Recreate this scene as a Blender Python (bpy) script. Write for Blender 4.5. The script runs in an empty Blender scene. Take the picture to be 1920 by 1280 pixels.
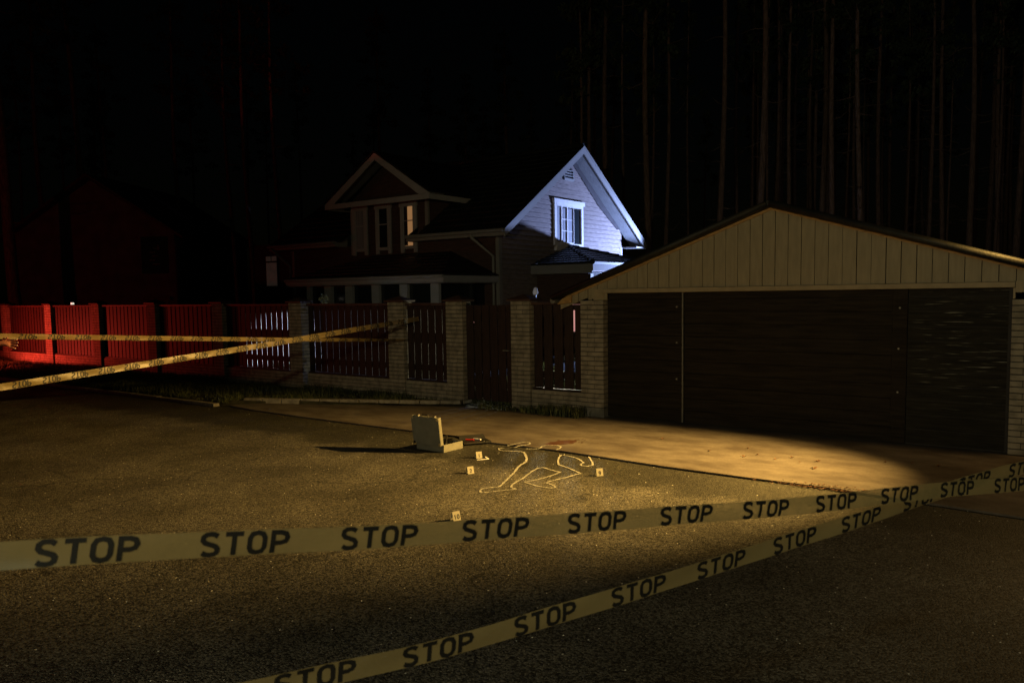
import bpy, math, random
from mathutils import Vector, Matrix
random.seed(7)
R = math.radians
SC = bpy.context.scene
COL = SC.collection

# ------------------------------------------------------------------ camera
cam_d = bpy.data.cameras.new("camera"); cam = bpy.data.objects.new("camera", cam_d)
COL.objects.link(cam); SC.camera = cam
PITCH, ROLL = R(4.322), R(-0.829)
c_, s_ = math.cos(PITCH), math.sin(PITCH)
fwd = Vector((0, c_, -s_)); up0 = Vector((0, s_, c_)); rt0 = Vector((1, 0, 0))
rt = math.cos(ROLL)*rt0 + math.sin(ROLL)*up0
up = -math.sin(ROLL)*rt0 + math.cos(ROLL)*up0
M = Matrix((rt, up, -fwd)).transposed().to_4x4(); M.translation = Vector((0, 0, 2.05))
cam.matrix_world = M
cam_d.sensor_width = 36; cam_d.lens = 1462.4/1920*36
cam_d.shift_y = 21.9/1920
cam_d.clip_end = 600; cam_d.clip_start = 0.05
cam_d.dof.use_dof = True; cam_d.dof.focus_distance = 10.5; cam_d.dof.aperture_fstop = 4.0

# frame of the fence / garage / house: u runs along the fence to the right, v away from the road
TH = R(36.12)
A0 = Vector((1.4995, 12.614, 0))
UX = Vector((math.cos(TH), -math.sin(TH), 0)); VX = Vector((math.sin(TH), math.cos(TH), 0))
def W(u, v, z=0): return A0 + UX*u + VX*v + Vector((0, 0, z))

# ------------------------------------------------------------------ world (moonless night sky) and lamps
w = bpy.data.worlds.new("World"); SC.world = w; w.use_nodes = True
nt = w.node_tree; bg = nt.nodes["Background"]
sky = nt.nodes.new("ShaderNodeTexSky"); sky.sky_type = 'NISHITA'; sky.sun_disc = False
sky.sun_elevation = R(4); sky.sun_rotation = R(200)
nt.links.new(sky.outputs[0], bg.inputs[0]); bg.inputs[1].default_value = 0.00022
SC.view_settings.view_transform = 'Standard'; SC.view_settings.look = 'None'
SC.view_settings.exposure = 0; SC.view_settings.gamma = 1
SC.cycles.use_denoising = True
SC.cycles.max_bounces = 6

def lamp(name, typ, loc, energy, color, radius=0.1, target=None, angle=60, blend=1.0):
    d = bpy.data.lights.new(name, typ); d.energy = energy; d.color = color
    d.shadow_soft_size = radius
    o = bpy.data.objects.new(name, d); COL.objects.link(o); o.location = loc
    if typ == 'SPOT':
        d.spot_size = R(angle); d.spot_blend = blend
    if target is not None:
        o.rotation_euler = (Vector(target)-Vector(loc)).to_track_quat('-Z', 'Y').to_euler()
    return o
L_AMB = W(6.85, -0.22, 3.25)
lamp("amber_flood_light", 'SPOT', L_AMB, 14500, (1.0, .575, .135), .06, (-0.4, 9.2, 0.0), 60, 1.0)
lamp("amber_spill_light", 'POINT', L_AMB, 140, (1.0, .56, .16), .12)
lamp("blue_white_flood_light", 'SPOT', W(-4.71, 15.7, 2.54), 6600, (.37, .50, 1.0), .06, W(-7.75, 11.3, 4.3), 106, .35)
lamp("garden_flood_light", 'SPOT', W(-2.2, 4.3, .75), 2400, (.80, .84, 1.0), .08, W(-11, 2.3, .55), 17, .3)
lamp("lawn_lamp_light", 'SPOT', W(-2.9, 3.3, .95), 300, (1.0, .97, .66), .10, W(-3.2, 1.0, -.2), 120, .5)
lamp("forest_fill_light", 'SPOT', W(3.4, 8.5, 1.8), 260, (.84, .76, .74), .2, W(5.0, 30, 7.0), 110, .8)  # added fill to lift the trunks, no lamp stands there
lamp("red_beacon_light", 'SPOT', W(-20.8, -2.35, .28), 880, (1.0, .055, .03), .05, W(-20.0, 0, .6), 144, .8)
lamp("red_fill_light", 'POINT', W(-26.4, -6.9, 1.35), 230, (1.0, .05, .02), .08)  # added weak red fill for the house and trees beyond the fence
lamp("street_lamp_light", 'SPOT', (-5.5, -8, 3.6), 2500, (1.0, .82, .44), .15, (2.0, 10.6, 2.9), 54, .7)
lamp("overhead_fill_light", 'POINT', (1.0, -2.5, 7.0), 125, (.72, 1.0, .80), .3)  # added fill above the foreground road, no lamp hangs there

# ------------------------------------------------------------------ materials
def mat(name, col, rough=.7, var=.25, vscale=4, bump=0, bscale=40, stretch=(1, 1, 1), metal=0, emit=None, estr=0, spec=.3, col2=None):
    m = bpy.data.materials.new(name); m.use_nodes = True; n = m.node_tree.nodes; l = m.node_tree.links
    b = n["Principled BSDF"]; b.inputs["Roughness"].default_value = rough
    b.inputs["Metallic"].default_value = metal
    b.inputs["Specular IOR Level"].default_value = spec
    tc = n.new("ShaderNodeTexCoord"); mp = n.new("ShaderNodeMapping"); mp.inputs["Scale"].default_value = stretch
    l.new(tc.outputs["Object"], mp.inputs[0])
    nz = n.new("ShaderNodeTexNoise"); nz.inputs["Scale"].default_value = vscale; nz.inputs["Detail"].default_value = 5
    l.new(mp.outputs[0], nz.inputs["Vector"])
    cr = n.new("ShaderNodeValToRGB")
    d = col2 if col2 else tuple(c*(1-var) for c in col)
    e = col if col2 else tuple(min(1, c*(1+var)) for c in col)
    cr.color_ramp.elements[0].color = (*d, 1); cr.color_ramp.elements[1].color = (*e, 1)
    cr.color_ramp.elements[0].position = .35; cr.color_ramp.elements[1].position = .65
    l.new(nz.outputs[0], cr.inputs[0]); l.new(cr.outputs[0], b.inputs["Base Color"])
    if bump:
        n2 = n.new("ShaderNodeTexNoise"); n2.inputs["Scale"].default_value = bscale; n2.inputs["Detail"].default_value = 3
        l.new(mp.outputs[0], n2.inputs["Vector"])
        bp = n.new("ShaderNodeBump"); bp.inputs["Strength"].default_value = bump; bp.inputs["Distance"].default_value = .01
        l.new(n2.outputs[0], bp.inputs["Height"]); l.new(bp.outputs[0], b.inputs["Normal"])
    if emit:
        b.inputs["Emission Color"].default_value = (*emit, 1); b.inputs["Emission Strength"].default_value = estr
    return m

def asphalt_mat():
    m = bpy.data.materials.new("asphalt"); m.use_nodes = True; n = m.node_tree.nodes; l = m.node_tree.links
    b = n["Principled BSDF"]; tc = n.new("ShaderNodeTexCoord")
    def noise(s, d=4, rough=.6):
        x = n.new("ShaderNodeTexNoise"); x.inputs["Scale"].default_value = s; x.inputs["Detail"].default_value = d
        x.inputs["Roughness"].default_value = rough; l.new(tc.outputs["Object"], x.inputs["Vector"]); return x
    def ramp(src, p0, c0, p1, c1):
        x = n.new("ShaderNodeValToRGB"); e = x.color_ramp.elements
        e[0].position = p0; e[0].color = (*c0, 1); e[1].position = p1; e[1].color = (*c1, 1)
        l.new(src, x.inputs[0]); return x
    def mix(kind, a, bb, fac=1.0):
        x = n.new("ShaderNodeMix"); x.data_type = 'RGBA'; x.blend_type = kind
        x.inputs[0].default_value = fac if not hasattr(fac, 'links') else 1
        if hasattr(fac, 'links'): l.new(fac, x.inputs[0])
        for s, v in ((6, a), (7, bb)):
            if hasattr(v, 'links'): l.new(v, x.inputs[s])
            else: x.inputs[s].default_value = (*v, 1)
        return x.outputs[2]
    vo = n.new("ShaderNodeTexVoronoi"); vo.inputs["Scale"].default_value = 78; l.new(tc.outputs["Object"], vo.inputs["Vector"])
    sep = n.new("ShaderNodeSeparateColor"); l.new(vo.outputs["Color"], sep.inputs[0])
    stones = ramp(sep.outputs[0], .15, (.020, .020, .018), .95, (.175, .165, .145))
    fine = ramp(noise(160, 2).outputs[0], .3, (.35, .35, .35), .7, (1.35, 1.35, 1.35))
    c1 = mix('MULTIPLY', stones.outputs[0], fine.outputs[0])
    patch = ramp(noise(.9, 7, .62).outputs[0], .36, (.60, .60, .58), .62, (1.18, 1.18, 1.14))
    c2 = mix('MULTIPLY', c1, patch.outputs[0])
    # tar-dark strip of patched asphalt lying along the driveway edge
    sp = n.new("ShaderNodeSeparateXYZ"); l.new(tc.outputs["Object"], sp.inputs[0])
    dot = n.new("ShaderNodeVectorMath"); dot.operation = 'DOT_PRODUCT'
    l.new(tc.outputs["Object"], dot.inputs[0]); dot.inputs[1].default_value = (VX.x, VX.y, 0)
    v0 = A0.dot(VX)
    wob = n.new("ShaderNodeMath"); wob.operation = 'MULTIPLY_ADD'
    l.new(noise(1.6, 5).outputs[0], wob.inputs[0]); wob.inputs[1].default_value = 1.5; l.new(dot.outputs["Value"], wob.inputs[2])
    edge = n.new("ShaderNodeMapRange"); l.new(wob.outputs[0], edge.inputs[0])
    edge.inputs[1].default_value = v0-3.25; edge.inputs[2].default_value = v0-2.85
    c3 = mix('MIX', c2, mix('MULTIPLY', c2, (.36, .37, .34)), edge.outputs[0])
    # sparse glints of the aggregate, painted as near-white chips
    v2 = n.new("ShaderNodeTexVoronoi"); v2.inputs["Scale"].default_value = 45; l.new(tc.outputs["Object"], v2.inputs["Vector"])
    s2 = n.new("ShaderNodeSeparateColor"); l.new(v2.outputs["Color"], s2.inputs[0])
    g = n.new("ShaderNodeMath"); g.operation = 'GREATER_THAN'; g.inputs[1].default_value = .988; l.new(s2.outputs[1], g.inputs[0])
    gd = n.new("ShaderNodeMath"); gd.operation = 'LESS_THAN'; gd.inputs[1].default_value = .25; l.new(v2.outputs["Distance"], gd.inputs[0])
    gm = n.new("ShaderNodeMath"); gm.operation = 'MULTIPLY'; l.new(g.outputs[0], gm.inputs[0]); l.new(gd.outputs[0], gm.inputs[1])
    c4 = mix('MIX', c3, (.95, .95, .9), gm.outputs[0])
    ck = n.new("ShaderNodeTexVoronoi"); ck.feature = 'DISTANCE_TO_EDGE'; ck.inputs["Scale"].default_value = .42
    wn = n.new("ShaderNodeVectorMath"); wn.operation = 'ADD'; l.new(tc.outputs["Object"], wn.inputs[0]); 
    wz = n.new("ShaderNodeVectorMath"); wz.operation = 'SCALE'; wz.inputs["Scale"].default_value = .5; l.new(noise(1.7, 8, .7).outputs["Color"], wz.inputs[0]); l.new(wz.outputs[0], wn.inputs[1])
    l.new(wn.outputs[0], ck.inputs["Vector"])
    cm = n.new("ShaderNodeMapRange"); l.new(ck.outputs["Distance"], cm.inputs[0]); cm.inputs[1].default_value = 0; cm.inputs[2].default_value = .006
    cn = n.new("ShaderNodeMapRange"); l.new(noise(.5, 3).outputs[0], cn.inputs[0]); cn.inputs[1].default_value = .47; cn.inputs[2].default_value = .53
    co = n.new("ShaderNodeMath"); co.operation = 'MAXIMUM'; l.new(cm.outputs[0], co.inputs[0]); l.new(cn.outputs[0], co.inputs[1])
    c4 = mix('MIX', (.012, .012, .011), c4, co.outputs[0])
    l.new(c4, b.inputs["Base Color"]); b.inputs["Roughness"].default_value = .62
    b.inputs["Specular IOR Level"].default_value = .35
    bp = n.new("ShaderNodeBump"); bp.inputs["Strength"].default_value = .9; bp.inputs["Distance"].default_value = .006
    l.new(vo.outputs["Distance"], bp.inputs["Height"]); bp.invert = True
    l.new(bp.outputs[0], b.inputs["Normal"])
    return m

def concrete_mat():
    m = bpy.data.materials.new("concrete"); m.use_nodes = True; n = m.node_tree.nodes; l = m.node_tree.links
    b = n["Principled BSDF"]; tc = n.new("ShaderNodeTexCoord")
    a = n.new("ShaderNodeTexNoise"); a.inputs["Scale"].default_value = 1.3; a.inputs["Detail"].default_value = 8; a.inputs["Roughness"].default_value = .65
    f = n.new("ShaderNodeTexNoise"); f.inputs["Scale"].default_value = 60; f.inputs["Detail"].default_value = 4
    mp = n.new("ShaderNodeMapping"); mp.inputs["Rotation"].default_value = (0, 0, TH); mp.inputs["Scale"].default_value = (1, 1.8, 1)
    l.new(tc.outputs["Object"], mp.inputs[0]); l.new(mp.outputs[0], a.inputs["Vector"]); l.new(tc.outputs["Object"], f.inputs["Vector"])
    r = n.new("ShaderNodeValToRGB"); e = r.color_ramp.elements
    e[0].position = .36; e[0].color = (.034, .024, .018, 1); e[1].position = .62; e[1].color = (.092, .078, .066, 1)
    l.new(a.outputs[0], r.inputs[0])
    r2 = n.new("ShaderNodeValToRGB"); r2.color_ramp.elements[0].position = .3; r2.color_ramp.elements[0].color = (.78, .78, .78, 1)
    r2.color_ramp.elements[1].position = .7; r2.color_ramp.elements[1].color = (1.12, 1.12, 1.12, 1); l.new(f.outputs[0], r2.inputs[0])
    x = n.new("ShaderNodeMix"); x.data_type = 'RGBA'; x.blend_type = 'MULTIPLY'; x.inputs[0].default_value = 1
    l.new(r.outputs[0], x.inputs[6]); l.new(r2.outputs[0], x.inputs[7]); l.new(x.outputs[2], b.inputs["Base Color"])
    b.inputs["Roughness"].default_value = .85
    bp = n.new("ShaderNodeBump"); bp.inputs["Strength"].default_value = .35; bp.inputs["Distance"].default_value = .005
    l.new(f.outputs[0], bp.inputs["Height"]); l.new(bp.outputs[0], b.inputs["Normal"])
    return m

def worn_door_mat():
    # dark brown planks with horizontal streaks where the paint has worn through
    m = bpy.data.materials.new("worn_dark_paint"); m.use_nodes = True; n = m.node_tree.nodes; l = m.node_tree.links
    b = n["Principled BSDF"]; tc = n.new("ShaderNodeTexCoord")
    def nz(scale, st, det=4):
        mp = n.new("ShaderNodeMapping"); mp.inputs["Scale"].default_value = st; l.new(tc.outputs["Object"], mp.inputs[0])
        x = n.new("ShaderNodeTexNoise"); x.inputs["Scale"].default_value = scale; x.inputs["Detail"].default_value = det
        l.new(mp.outputs[0], x.inputs["Vector"]); return x.outputs[0]
    def rng(src, a, bb):
        x = n.new("ShaderNodeMapRange"); l.new(src, x.inputs[0]); x.inputs[1].default_value = a; x.inputs[2].default_value = bb; return x.outputs[0]
    streak = rng(nz(9, (.28, 1, 6), 5), .60, .70)
    sp = n.new("ShaderNodeSeparateXYZ"); l.new(tc.outputs["Object"], sp.inputs[0])
    lo = rng(sp.outputs[0], 4.35, 4.75); hi = rng(sp.outputs[2], .35, 1.0)
    a = n.new("ShaderNodeMath"); a.operation = 'MULTIPLY'; l.new(streak, a.inputs[0]); l.new(lo, a.inputs[1])
    c = n.new("ShaderNodeMath"); c.operation = 'MULTIPLY'; l.new(a.outputs[0], c.inputs[0]); l.new(hi, c.inputs[1])
    r = n.new("ShaderNodeValToRGB"); e = r.color_ramp.elements
    e[0].color = (.008, .007, .005, 1); e[1].color = (.018, .016, .012, 1); e[0].position = .35; e[1].position = .65
    l.new(nz(6, (.5, 1, 5)), r.inputs[0])
    x = n.new("ShaderNodeMix"); x.data_type = 'RGBA'; l.new(c.outputs[0], x.inputs[0]); l.new(r.outputs[0], x.inputs[6])
    x.inputs[7].default_value = (.20, .20, .18, 1); l.new(x.outputs[2], b.inputs["Base Color"])
    b.inputs["Roughness"].default_value = .7; b.inputs["Specular IOR Level"].default_value = .12
    return m

def chalk_mat():
    m = bpy.data.materials.new("chalk_line"); m.use_nodes = True; n = m.node_tree.nodes; l = m.node_tree.links
    b = n["Principled BSDF"]; tc = n.new("ShaderNodeTexCoord")
    f = n.new("ShaderNodeTexNoise"); f.inputs["Scale"].default_value = 95; f.inputs["Detail"].default_value = 2
    l.new(tc.outputs["Object"], f.inputs["Vector"])
    r = n.new("ShaderNodeValToRGB"); e = r.color_ramp.elements
    e[0].position = .42; e[0].color = (.08, .08, .07, 1); e[1].position = .54; e[1].color = (.40, .40, .37, 1)
    l.new(f.outputs[0], r.inputs[0]); l.new(r.outputs[0], b.inputs["Base Color"]); b.inputs["Roughness"].default_value = .95
    return m

def film_mat(col=(.34, .28, .13)):
    m = mat("barrier_tape_film", col, .38, .05, 2, spec=.5, bump=.25, bscale=14)
    n = m.node_tree.nodes; l = m.node_tree.links; b = n["Principled BSDF"]; o = n["Material Output"]
    tr = n.new("ShaderNodeBsdfTransparent"); tl = n.new("ShaderNodeBsdfTranslucent"); tl.inputs[0].default_value = (.30, .25, .13, 1)
    m1 = n.new("ShaderNodeMixShader"); m1.inputs[0].default_value = .22; m2 = n.new("ShaderNodeMixShader"); m2.inputs[0].default_value = .26
    l.new(b.outputs[0], m1.inputs[1]); l.new(tl.outputs[0], m1.inputs[2]); l.new(m1.outputs[0], m2.inputs[1]); l.new(tr.outputs[0], m2.inputs[2])
    l.new(m2.outputs[0], o.inputs[0]); return m
MT = dict(
    asphalt=asphalt_mat(), concrete=concrete_mat(), chalk=chalk_mat(), worn=worn_door_mat(),
    kerb=mat("kerb_concrete", (.17, .16, .14), .9, .3, 9, .4, 60),
    brick=mat("sand_lime_brick", (.20, .175, .135), .85, .28, 7, .5, 90),
    mortar=mat("mortar", (.045, .042, .038), .95, .2, 30),
    plinth=mat("cast_plinth", (.12, .115, .10), .9, .3, 8, .4, 50),
    cap=mat("metal_cap_brown", (.055, .03, .024), .5, .2, 5),
    picket=mat("brown_picket", (.021, .011, .009), .65, .35, 9, .3, 30, (4, 4, .6)),
    cream=mat("cream_board", (.215, .182, .118), .6, .10, 6, .15, 40, (3, 3, .5)),
    cream_trim=mat("cream_trim", (.235, .19, .12), .6, .12, 5),
    pine=mat("bare_pine", (.28, .17, .065), .6, .3, 14, .1, 40, (1, 1, 8)),
    groove=mat("dark_groove", (.012, .011, .009), .9),
    roofing=mat("bitumen_roofing", (.012, .013, .012), .55, .3, 5, .5, 60),
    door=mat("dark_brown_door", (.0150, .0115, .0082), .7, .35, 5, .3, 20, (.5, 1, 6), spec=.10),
    steel=mat("bare_steel", (.16, .155, .14), .5, .15, 12, metal=.2),
    bolt=mat("zinc_bolt", (.35, .34, .32), .3, .1, 5, metal=.3),
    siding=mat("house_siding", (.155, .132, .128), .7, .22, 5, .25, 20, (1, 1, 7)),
    siding_shaded=mat("shaded_house_siding", (.050, .030, .026), .75, .25, 5, .25, 20, (1, 1, 7)),  # darker copy of the gable siding, shade of unlit walls put into colour
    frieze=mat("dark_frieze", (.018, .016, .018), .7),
    white=mat("white_trim", (.175, .175, .175), .55, .06, 3),
    front_white=mat("front_white_trim", (.25, .255, .27), .6, .06, 3),  # lighter copy of the white trim, offsets weak light on the front
    tile=mat("dark_metal_tile", (.011, .013, .014), .5, .3, 3, spec=.25),
    soffit=mat("soffit_boards", (.13, .135, .14), .6, .08, 3),
    glass=mat("dark_window_glass", (.012, .016, .018), .08, .1, 2, spec=.6),
    curtain=mat("pale_curtain", (.17, .18, .21), .8, .22, 5, stretch=(9, 9, .1)),
    white_lit=mat("lit_white_trim", (.46, .46, .48), .7, .05, 5),  # brighter copy of the white trim, lamplight on gable side put into colour
    warmpane=mat("lit_window_pane", (.5, .35, .2), .5, .2, 3, emit=(1.0, .50, .20), estr=.22),
    dimpane=mat("dim_lit_window_pane", (.25, .22, .2), .6, .2, 3, emit=(1.0, .72, .55), estr=.010),
    pinkpane=mat("pink_lit_window_pane", (.5, .4, .4), .5, .1, 3, emit=(1.0, .45, .40), estr=.55),
    tape=film_mat(), tape_dim=film_mat((.22, .17, .075)),  # second film is a darker copy, dimmer light on far tapes put into colour
    ink=mat("black_print_ink", (.012, .012, .012), .6, .1, 5),
    marker=mat("marker_card", (.24, .23, .18), .5, .04, 5),
    alu=mat("brushed_metal_case", (.115, .115, .095), .5, .10, 8),
    case_lining=mat("black_case_lining", (.010, .010, .010), .8),
    chrome=mat("chrome_latch", (.8, .8, .8), .15, .02, 4, metal=1),
    black=mat("black_plastic", (.014, .014, .014), .4),
    redplastic=mat("red_plastic", (.35, .02, .015), .4),
    blood=mat("dried_stain", (.042, .014, .008), .7, col2=(.06, .028, .016), vscale=9),
    leaf=mat("dry_leaf", (.10, .045, .02), .8, .4, 12),
    grass=mat("verge_grass_blades", (.045, .055, .022), .7, .4, 3),
    soil=mat("grassy_soil", (.028, .028, .016), .95, .4, 4, .8, 30),
    bark=mat("pine_bark", (.125, .088, .07), .9, .4, 6, 1.0, 14, (3, 3, .6)),
    needles=mat("pine_needles", (.035, .055, .028), .7, .4, 1.5),
    shrubleaf=mat("shrub_leaves", (.20, .22, .14), .6, .35, 6),
    neighbour=mat("neighbour_plaster", (.11, .085, .08), .85, .25, 1.5),
    shedwhite=mat("white_shed_boards", (.75, .75, .76), .6, .1, 5),
    skin=mat("skin", (.34, .13, .085), .5, .08, 10),
    nail=mat("finger_nail", (.6, .45, .4), .3, .03, 5),
    cloth=mat("dark_jacket", (.03, .03, .035), .9, .2, 20),
    trousers=mat("dark_trousers", (.022, .023, .028), .9, .2, 20),
    hair=mat("brown_hair", (.03, .018, .012), .7),
    lampglass=mat("small_lamp_glass", (.8, .8, .7), .4, .02, 4, emit=(1.0, .86, .7), estr=.9),
    bluelampglass=mat("frosted_lamp_glass", (.6, .6, .7), .4, .02, 4, emit=(.7, .75, 1.0), estr=.04),
)

# ------------------------------------------------------------------ object helpers
class MB:
    def __init__(s): s.v = []; s.f = []; s.m = []; s.mi = 0
    def q(s, *pts):
        n = len(s.v); s.v += [tuple(p) for p in pts]; s.f.append(tuple(range(n, n+len(pts)))); s.m.append(s.mi); return s
    def box(s, x0, x1, y0, y1, z0, z1):
        n = len(s.v)
        s.v += [(x0, y0, z0), (x1, y0, z0), (x1, y1, z0), (x0, y1, z0), (x0, y0, z1), (x1, y0, z1), (x1, y1, z1), (x0, y1, z1)]
        s.f += [tuple(n+i for i in f) for f in ((0, 3, 2, 1), (4, 5, 6, 7), (0, 1, 5, 4), (1, 2, 6, 5), (2, 3, 7, 6), (3, 0, 4, 7))]
        s.m += [s.mi]*6; return s
    def prism(s, poly, off):   # poly: list of 3D points, off: extrusion vector
        n = len(s.v); k = len(poly); o = Vector(off)
        s.v += [tuple(p) for p in poly] + [tuple(Vector(p)+o) for p in poly]
        s.f.append(tuple(range(n+k-1, n-1, -1))); s.f.append(tuple(range(n+k, n+2*k)))
        for i in range(k):
            j = (i+1) % k; s.f.append((n+i, n+j, n+k+j, n+k+i))
        s.m += [s.mi]*(k+2); return s
    def tube(s, pts, rad, n=8, cap=True):
        pts = [Vector(p) for p in pts]; rs = rad if isinstance(rad, (list, tuple)) else [rad]*len(pts)
        b = len(s.v); prev = None
        for i, p in enumerate(pts):
            t = (pts[min(i+1, len(pts)-1)]-pts[max(i-1, 0)]).normalized()
            if prev is None:
                a = t.orthogonal().normalized()
            else:
                a = (prev - t*prev.dot(t)).normalized()
            prev = a; c = t.cross(a)
            for k in range(n):
                an = 2*math.pi*k/n
                s.v.append(tuple(p + (a*math.cos(an)+c*math.sin(an))*rs[i]))
        for i in range(len(pts)-1):
            for k in range(n):
                k2 = (k+1) % n
                s.f.append((b+i*n+k, b+i*n+k2, b+(i+1)*n+k2, b+(i+1)*n+k)); s.m.append(s.mi)
        if cap:
            s.f.append(tuple(b+k for k in range(n-1, -1, -1))); s.m.append(s.mi)
            s.f.append(tuple(b+(len(pts)-1)*n+k for k in range(n))); s.m.append(s.mi)
        return s
    def build(s, name, mats, parent=None, smooth=False):
        me = bpy.data.meshes.new(name); me.from_pydata(s.v, [], s.f); me.validate()
        for m in (mats if isinstance(mats, (list, tuple)) else [mats]): me.materials.append(MT[m] if isinstance(m, str) else m)
        if any(s.m) and len(me.polygons) == len(s.m):
            me.polygons.foreach_set("material_index", s.m)
        if smooth: me.polygons.foreach_set("use_smooth", [True]*len(me.polygons))
        me.update()
        o = bpy.data.objects.new(name, me); COL.objects.link(o)
        if parent: o.parent = parent
        return o
def bevel(o, w=.004, seg=2):
    b = o.modifiers.new("bevel", 'BEVEL'); b.width = w; b.segments = seg; b.limit_method = 'ANGLE'; return o
def tag(o, label=None, cat=None, group=None, kind=None):
    if label: o['label'] = label
    if cat: o['category'] = cat
    if group: o['group'] = group
    if kind: o['kind'] = kind
    return o
def thing(name, label, cat, loc=(0, 0, 0), rz=0, group=None):
    o = bpy.data.objects.new(name, None); COL.objects.link(o); o.empty_display_size = .2
    o.location = loc; o.rotation_euler = (0, 0, rz); return tag(o, label, cat, group)
def fthing(name, label, cat, u=0, v=0, group=None):   # thing whose local axes are the fence frame
    return thing(name, label, cat, W(u, v), -TH, group)
def struct(o): o['kind'] = 'structure'; return o

# ------------------------------------------------------------------ ground
m = MB(); S = 260
m.q((-S, -60, 0), (S, -60, 0), (S, 2*S, 0), (-S, 2*S, 0))
struct(m.build("road", "asphalt"))
def frame_obj(o): o.location = A0; o.rotation_euler = (0, 0, -TH); return o
# garden lawn behind the fence and forest floor
m = MB(); m.q((-90, .12, .012), (-.5, .12, .012), (-.5, 6.5, .012), (-90, 6.5, .012))
m.q((-90, 6.5, .012), (90, 6.5, .012), (90, 160, .012), (-90, 160, .012)); m.q((6.9, .12, .012), (90, .12, .012), (90, 6.5, .012), (6.9, 6.5, .012))
struct(frame_obj(m.build("garden_ground", "soil")))
# verge (slightly raised, uneven) between fence and road
m = MB(); nu, nv = 110, 10
for i in range(nu+1):
    for j in range(nv+1):
        u = -60 + (60-2.75)*i/nu; v = -2.42 + 2.36*j/nv
        lim = -1.96 + (u+6.8)*(.43)
        z = .06 + .035*math.sin(u*1.7+v*2.3)*math.sin(v*3+u*.6)
        if u > -6.8 and v < lim: v = lim
        if j == 0: z = .01
        m.v.append((u, v, z))
for i in range(nu):
    for j in range(nv):
        a = i*(nv+1)+j; m.f.append((a, a+nv+1, a+nv+2, a+1)); m.m.append(0)
struct(frame_obj(m.build("grass_verge", "soil", smooth=True)))
# concrete driveway apron
ap = [(-6.8, -2.36), (-5.8, -2.49), (-3.7, -2.56), (-1.85, -2.56), (-1.0, -2.55), (-.62, -2.74), (-.42, -2.69), (.06, -2.66), (.82, -2.65), (1.49, -2.70), (2.38, -2.78), (3.34, -2.80), (4.21, -2.79), (4.93, -2.88), (5.9, -2.97), (8.5, -3.1), (8.5, -.02), (6.2, -.02), (5.56, .3), (0, .3), (-.5, -.02), (-2.7, -.1), (-3.94, -.72), (-5.37, -1.40), (-6.8, -1.96)]
m = MB(); m.prism([(a, b, .002) for a, b in ap], (0, 0, .022)); struct(frame_obj(bevel(m.build("driveway", "concrete"), .008)))
# kerbs
m = MB()
for k in range(11):
    t0, t1 = k/11, (k+.97)/11
    a = Vector((-6.85, -2.02, 0)).lerp(Vector((-2.9, -.18, 0)), t0); b = Vector((-6.85, -2.02, 0)).lerp(Vector((-2.9, -.18, 0)), t1)
    n = Vector((-(b-a).y, (b-a).x, 0)).normalized()*.12
    m.prism([a, b, b+n, a+n], (0, 0, .115))
struct(frame_obj(bevel(m.build("driveway_kerb", "kerb"), .012)))
m = MB()
for k in range(46):
    u = -53 + k; m.box(u, u+.985, -2.56, -2.43, 0, .055+.01*random.random())
struct(frame_obj(bevel(m.build("road_kerb", "kerb"), .01)))

def blades(name, count, area, h0, h1, matn, label=None, zf=lambda u, v: .04, ok=lambda u, v: True, wd=.006):
    m = MB(); u0, u1, v0, v1 = area
    k = 0
    while k < count:
        cu, cv = random.uniform(u0, u1), random.uniform(v0, v1)
        dens = .5+.5*math.sin(cu*2.1+math.sin(cv*3.1))*math.sin(cv*2.7+cu)
        k += 1
        if random.random() > dens+.25 or not ok(cu, cv): continue
        for _ in range(4):
            u = cu+random.gauss(0, .04); v = cv+random.gauss(0, .04)
            if not ok(u, v): continue
            a = random.random()*6.28; h = random.uniform(h0, h1)*(0.5+dens); ww = wd*random.uniform(.7, 1.6)
            dx, dy = math.cos(a), math.sin(a); z = zf(u, v)-.01; ln = random.uniform(.2, .9)*h
            lx, ly = math.cos(a+1.57)*ln, math.sin(a+1.57)*ln
            n = len(m.v)
            m.v += [(u-dx*ww, v-dy*ww, z), (u+dx*ww, v+dy*ww, z), (u+dx*ww*.6+lx*.4, v+dy*ww*.6+ly*.4, z+h*.7), (u-dx*ww*.6+lx*.4, v-dy*ww*.6+ly*.4, z+h*.7), (u+lx, v+ly, z+h)]
            m.f += [(n, n+1, n+2, n+3), (n+3, n+2, n+4)]; m.m += [0, 0]
    o = frame_obj(m.build(name, matn)); o['kind'] = 'stuff'
    if label: o['label'] = label
    return o
blades("grass", 15000, (-26, -3.2, -2.35, -.1), .05, .14, "grass", "short grass of the verge along the foot of the fence", lambda u, v: .06, lambda u, v: v > -1.9+(u+6.8)*.44 or u < -6.9)
blades("lawn_grass", 9000, (-12, -.3, .25, 3.2), .10, .34, "grass", "tall lawn grass glimpsed through the picket fence", lambda u, v: .01, wd=.008)
blades("weeds", 260, (-2.4, -.3, -.3, -.08), .06, .16, "grass", "weeds growing at the foot of the brick pillar beside the garage", lambda u, v: .03)

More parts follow.
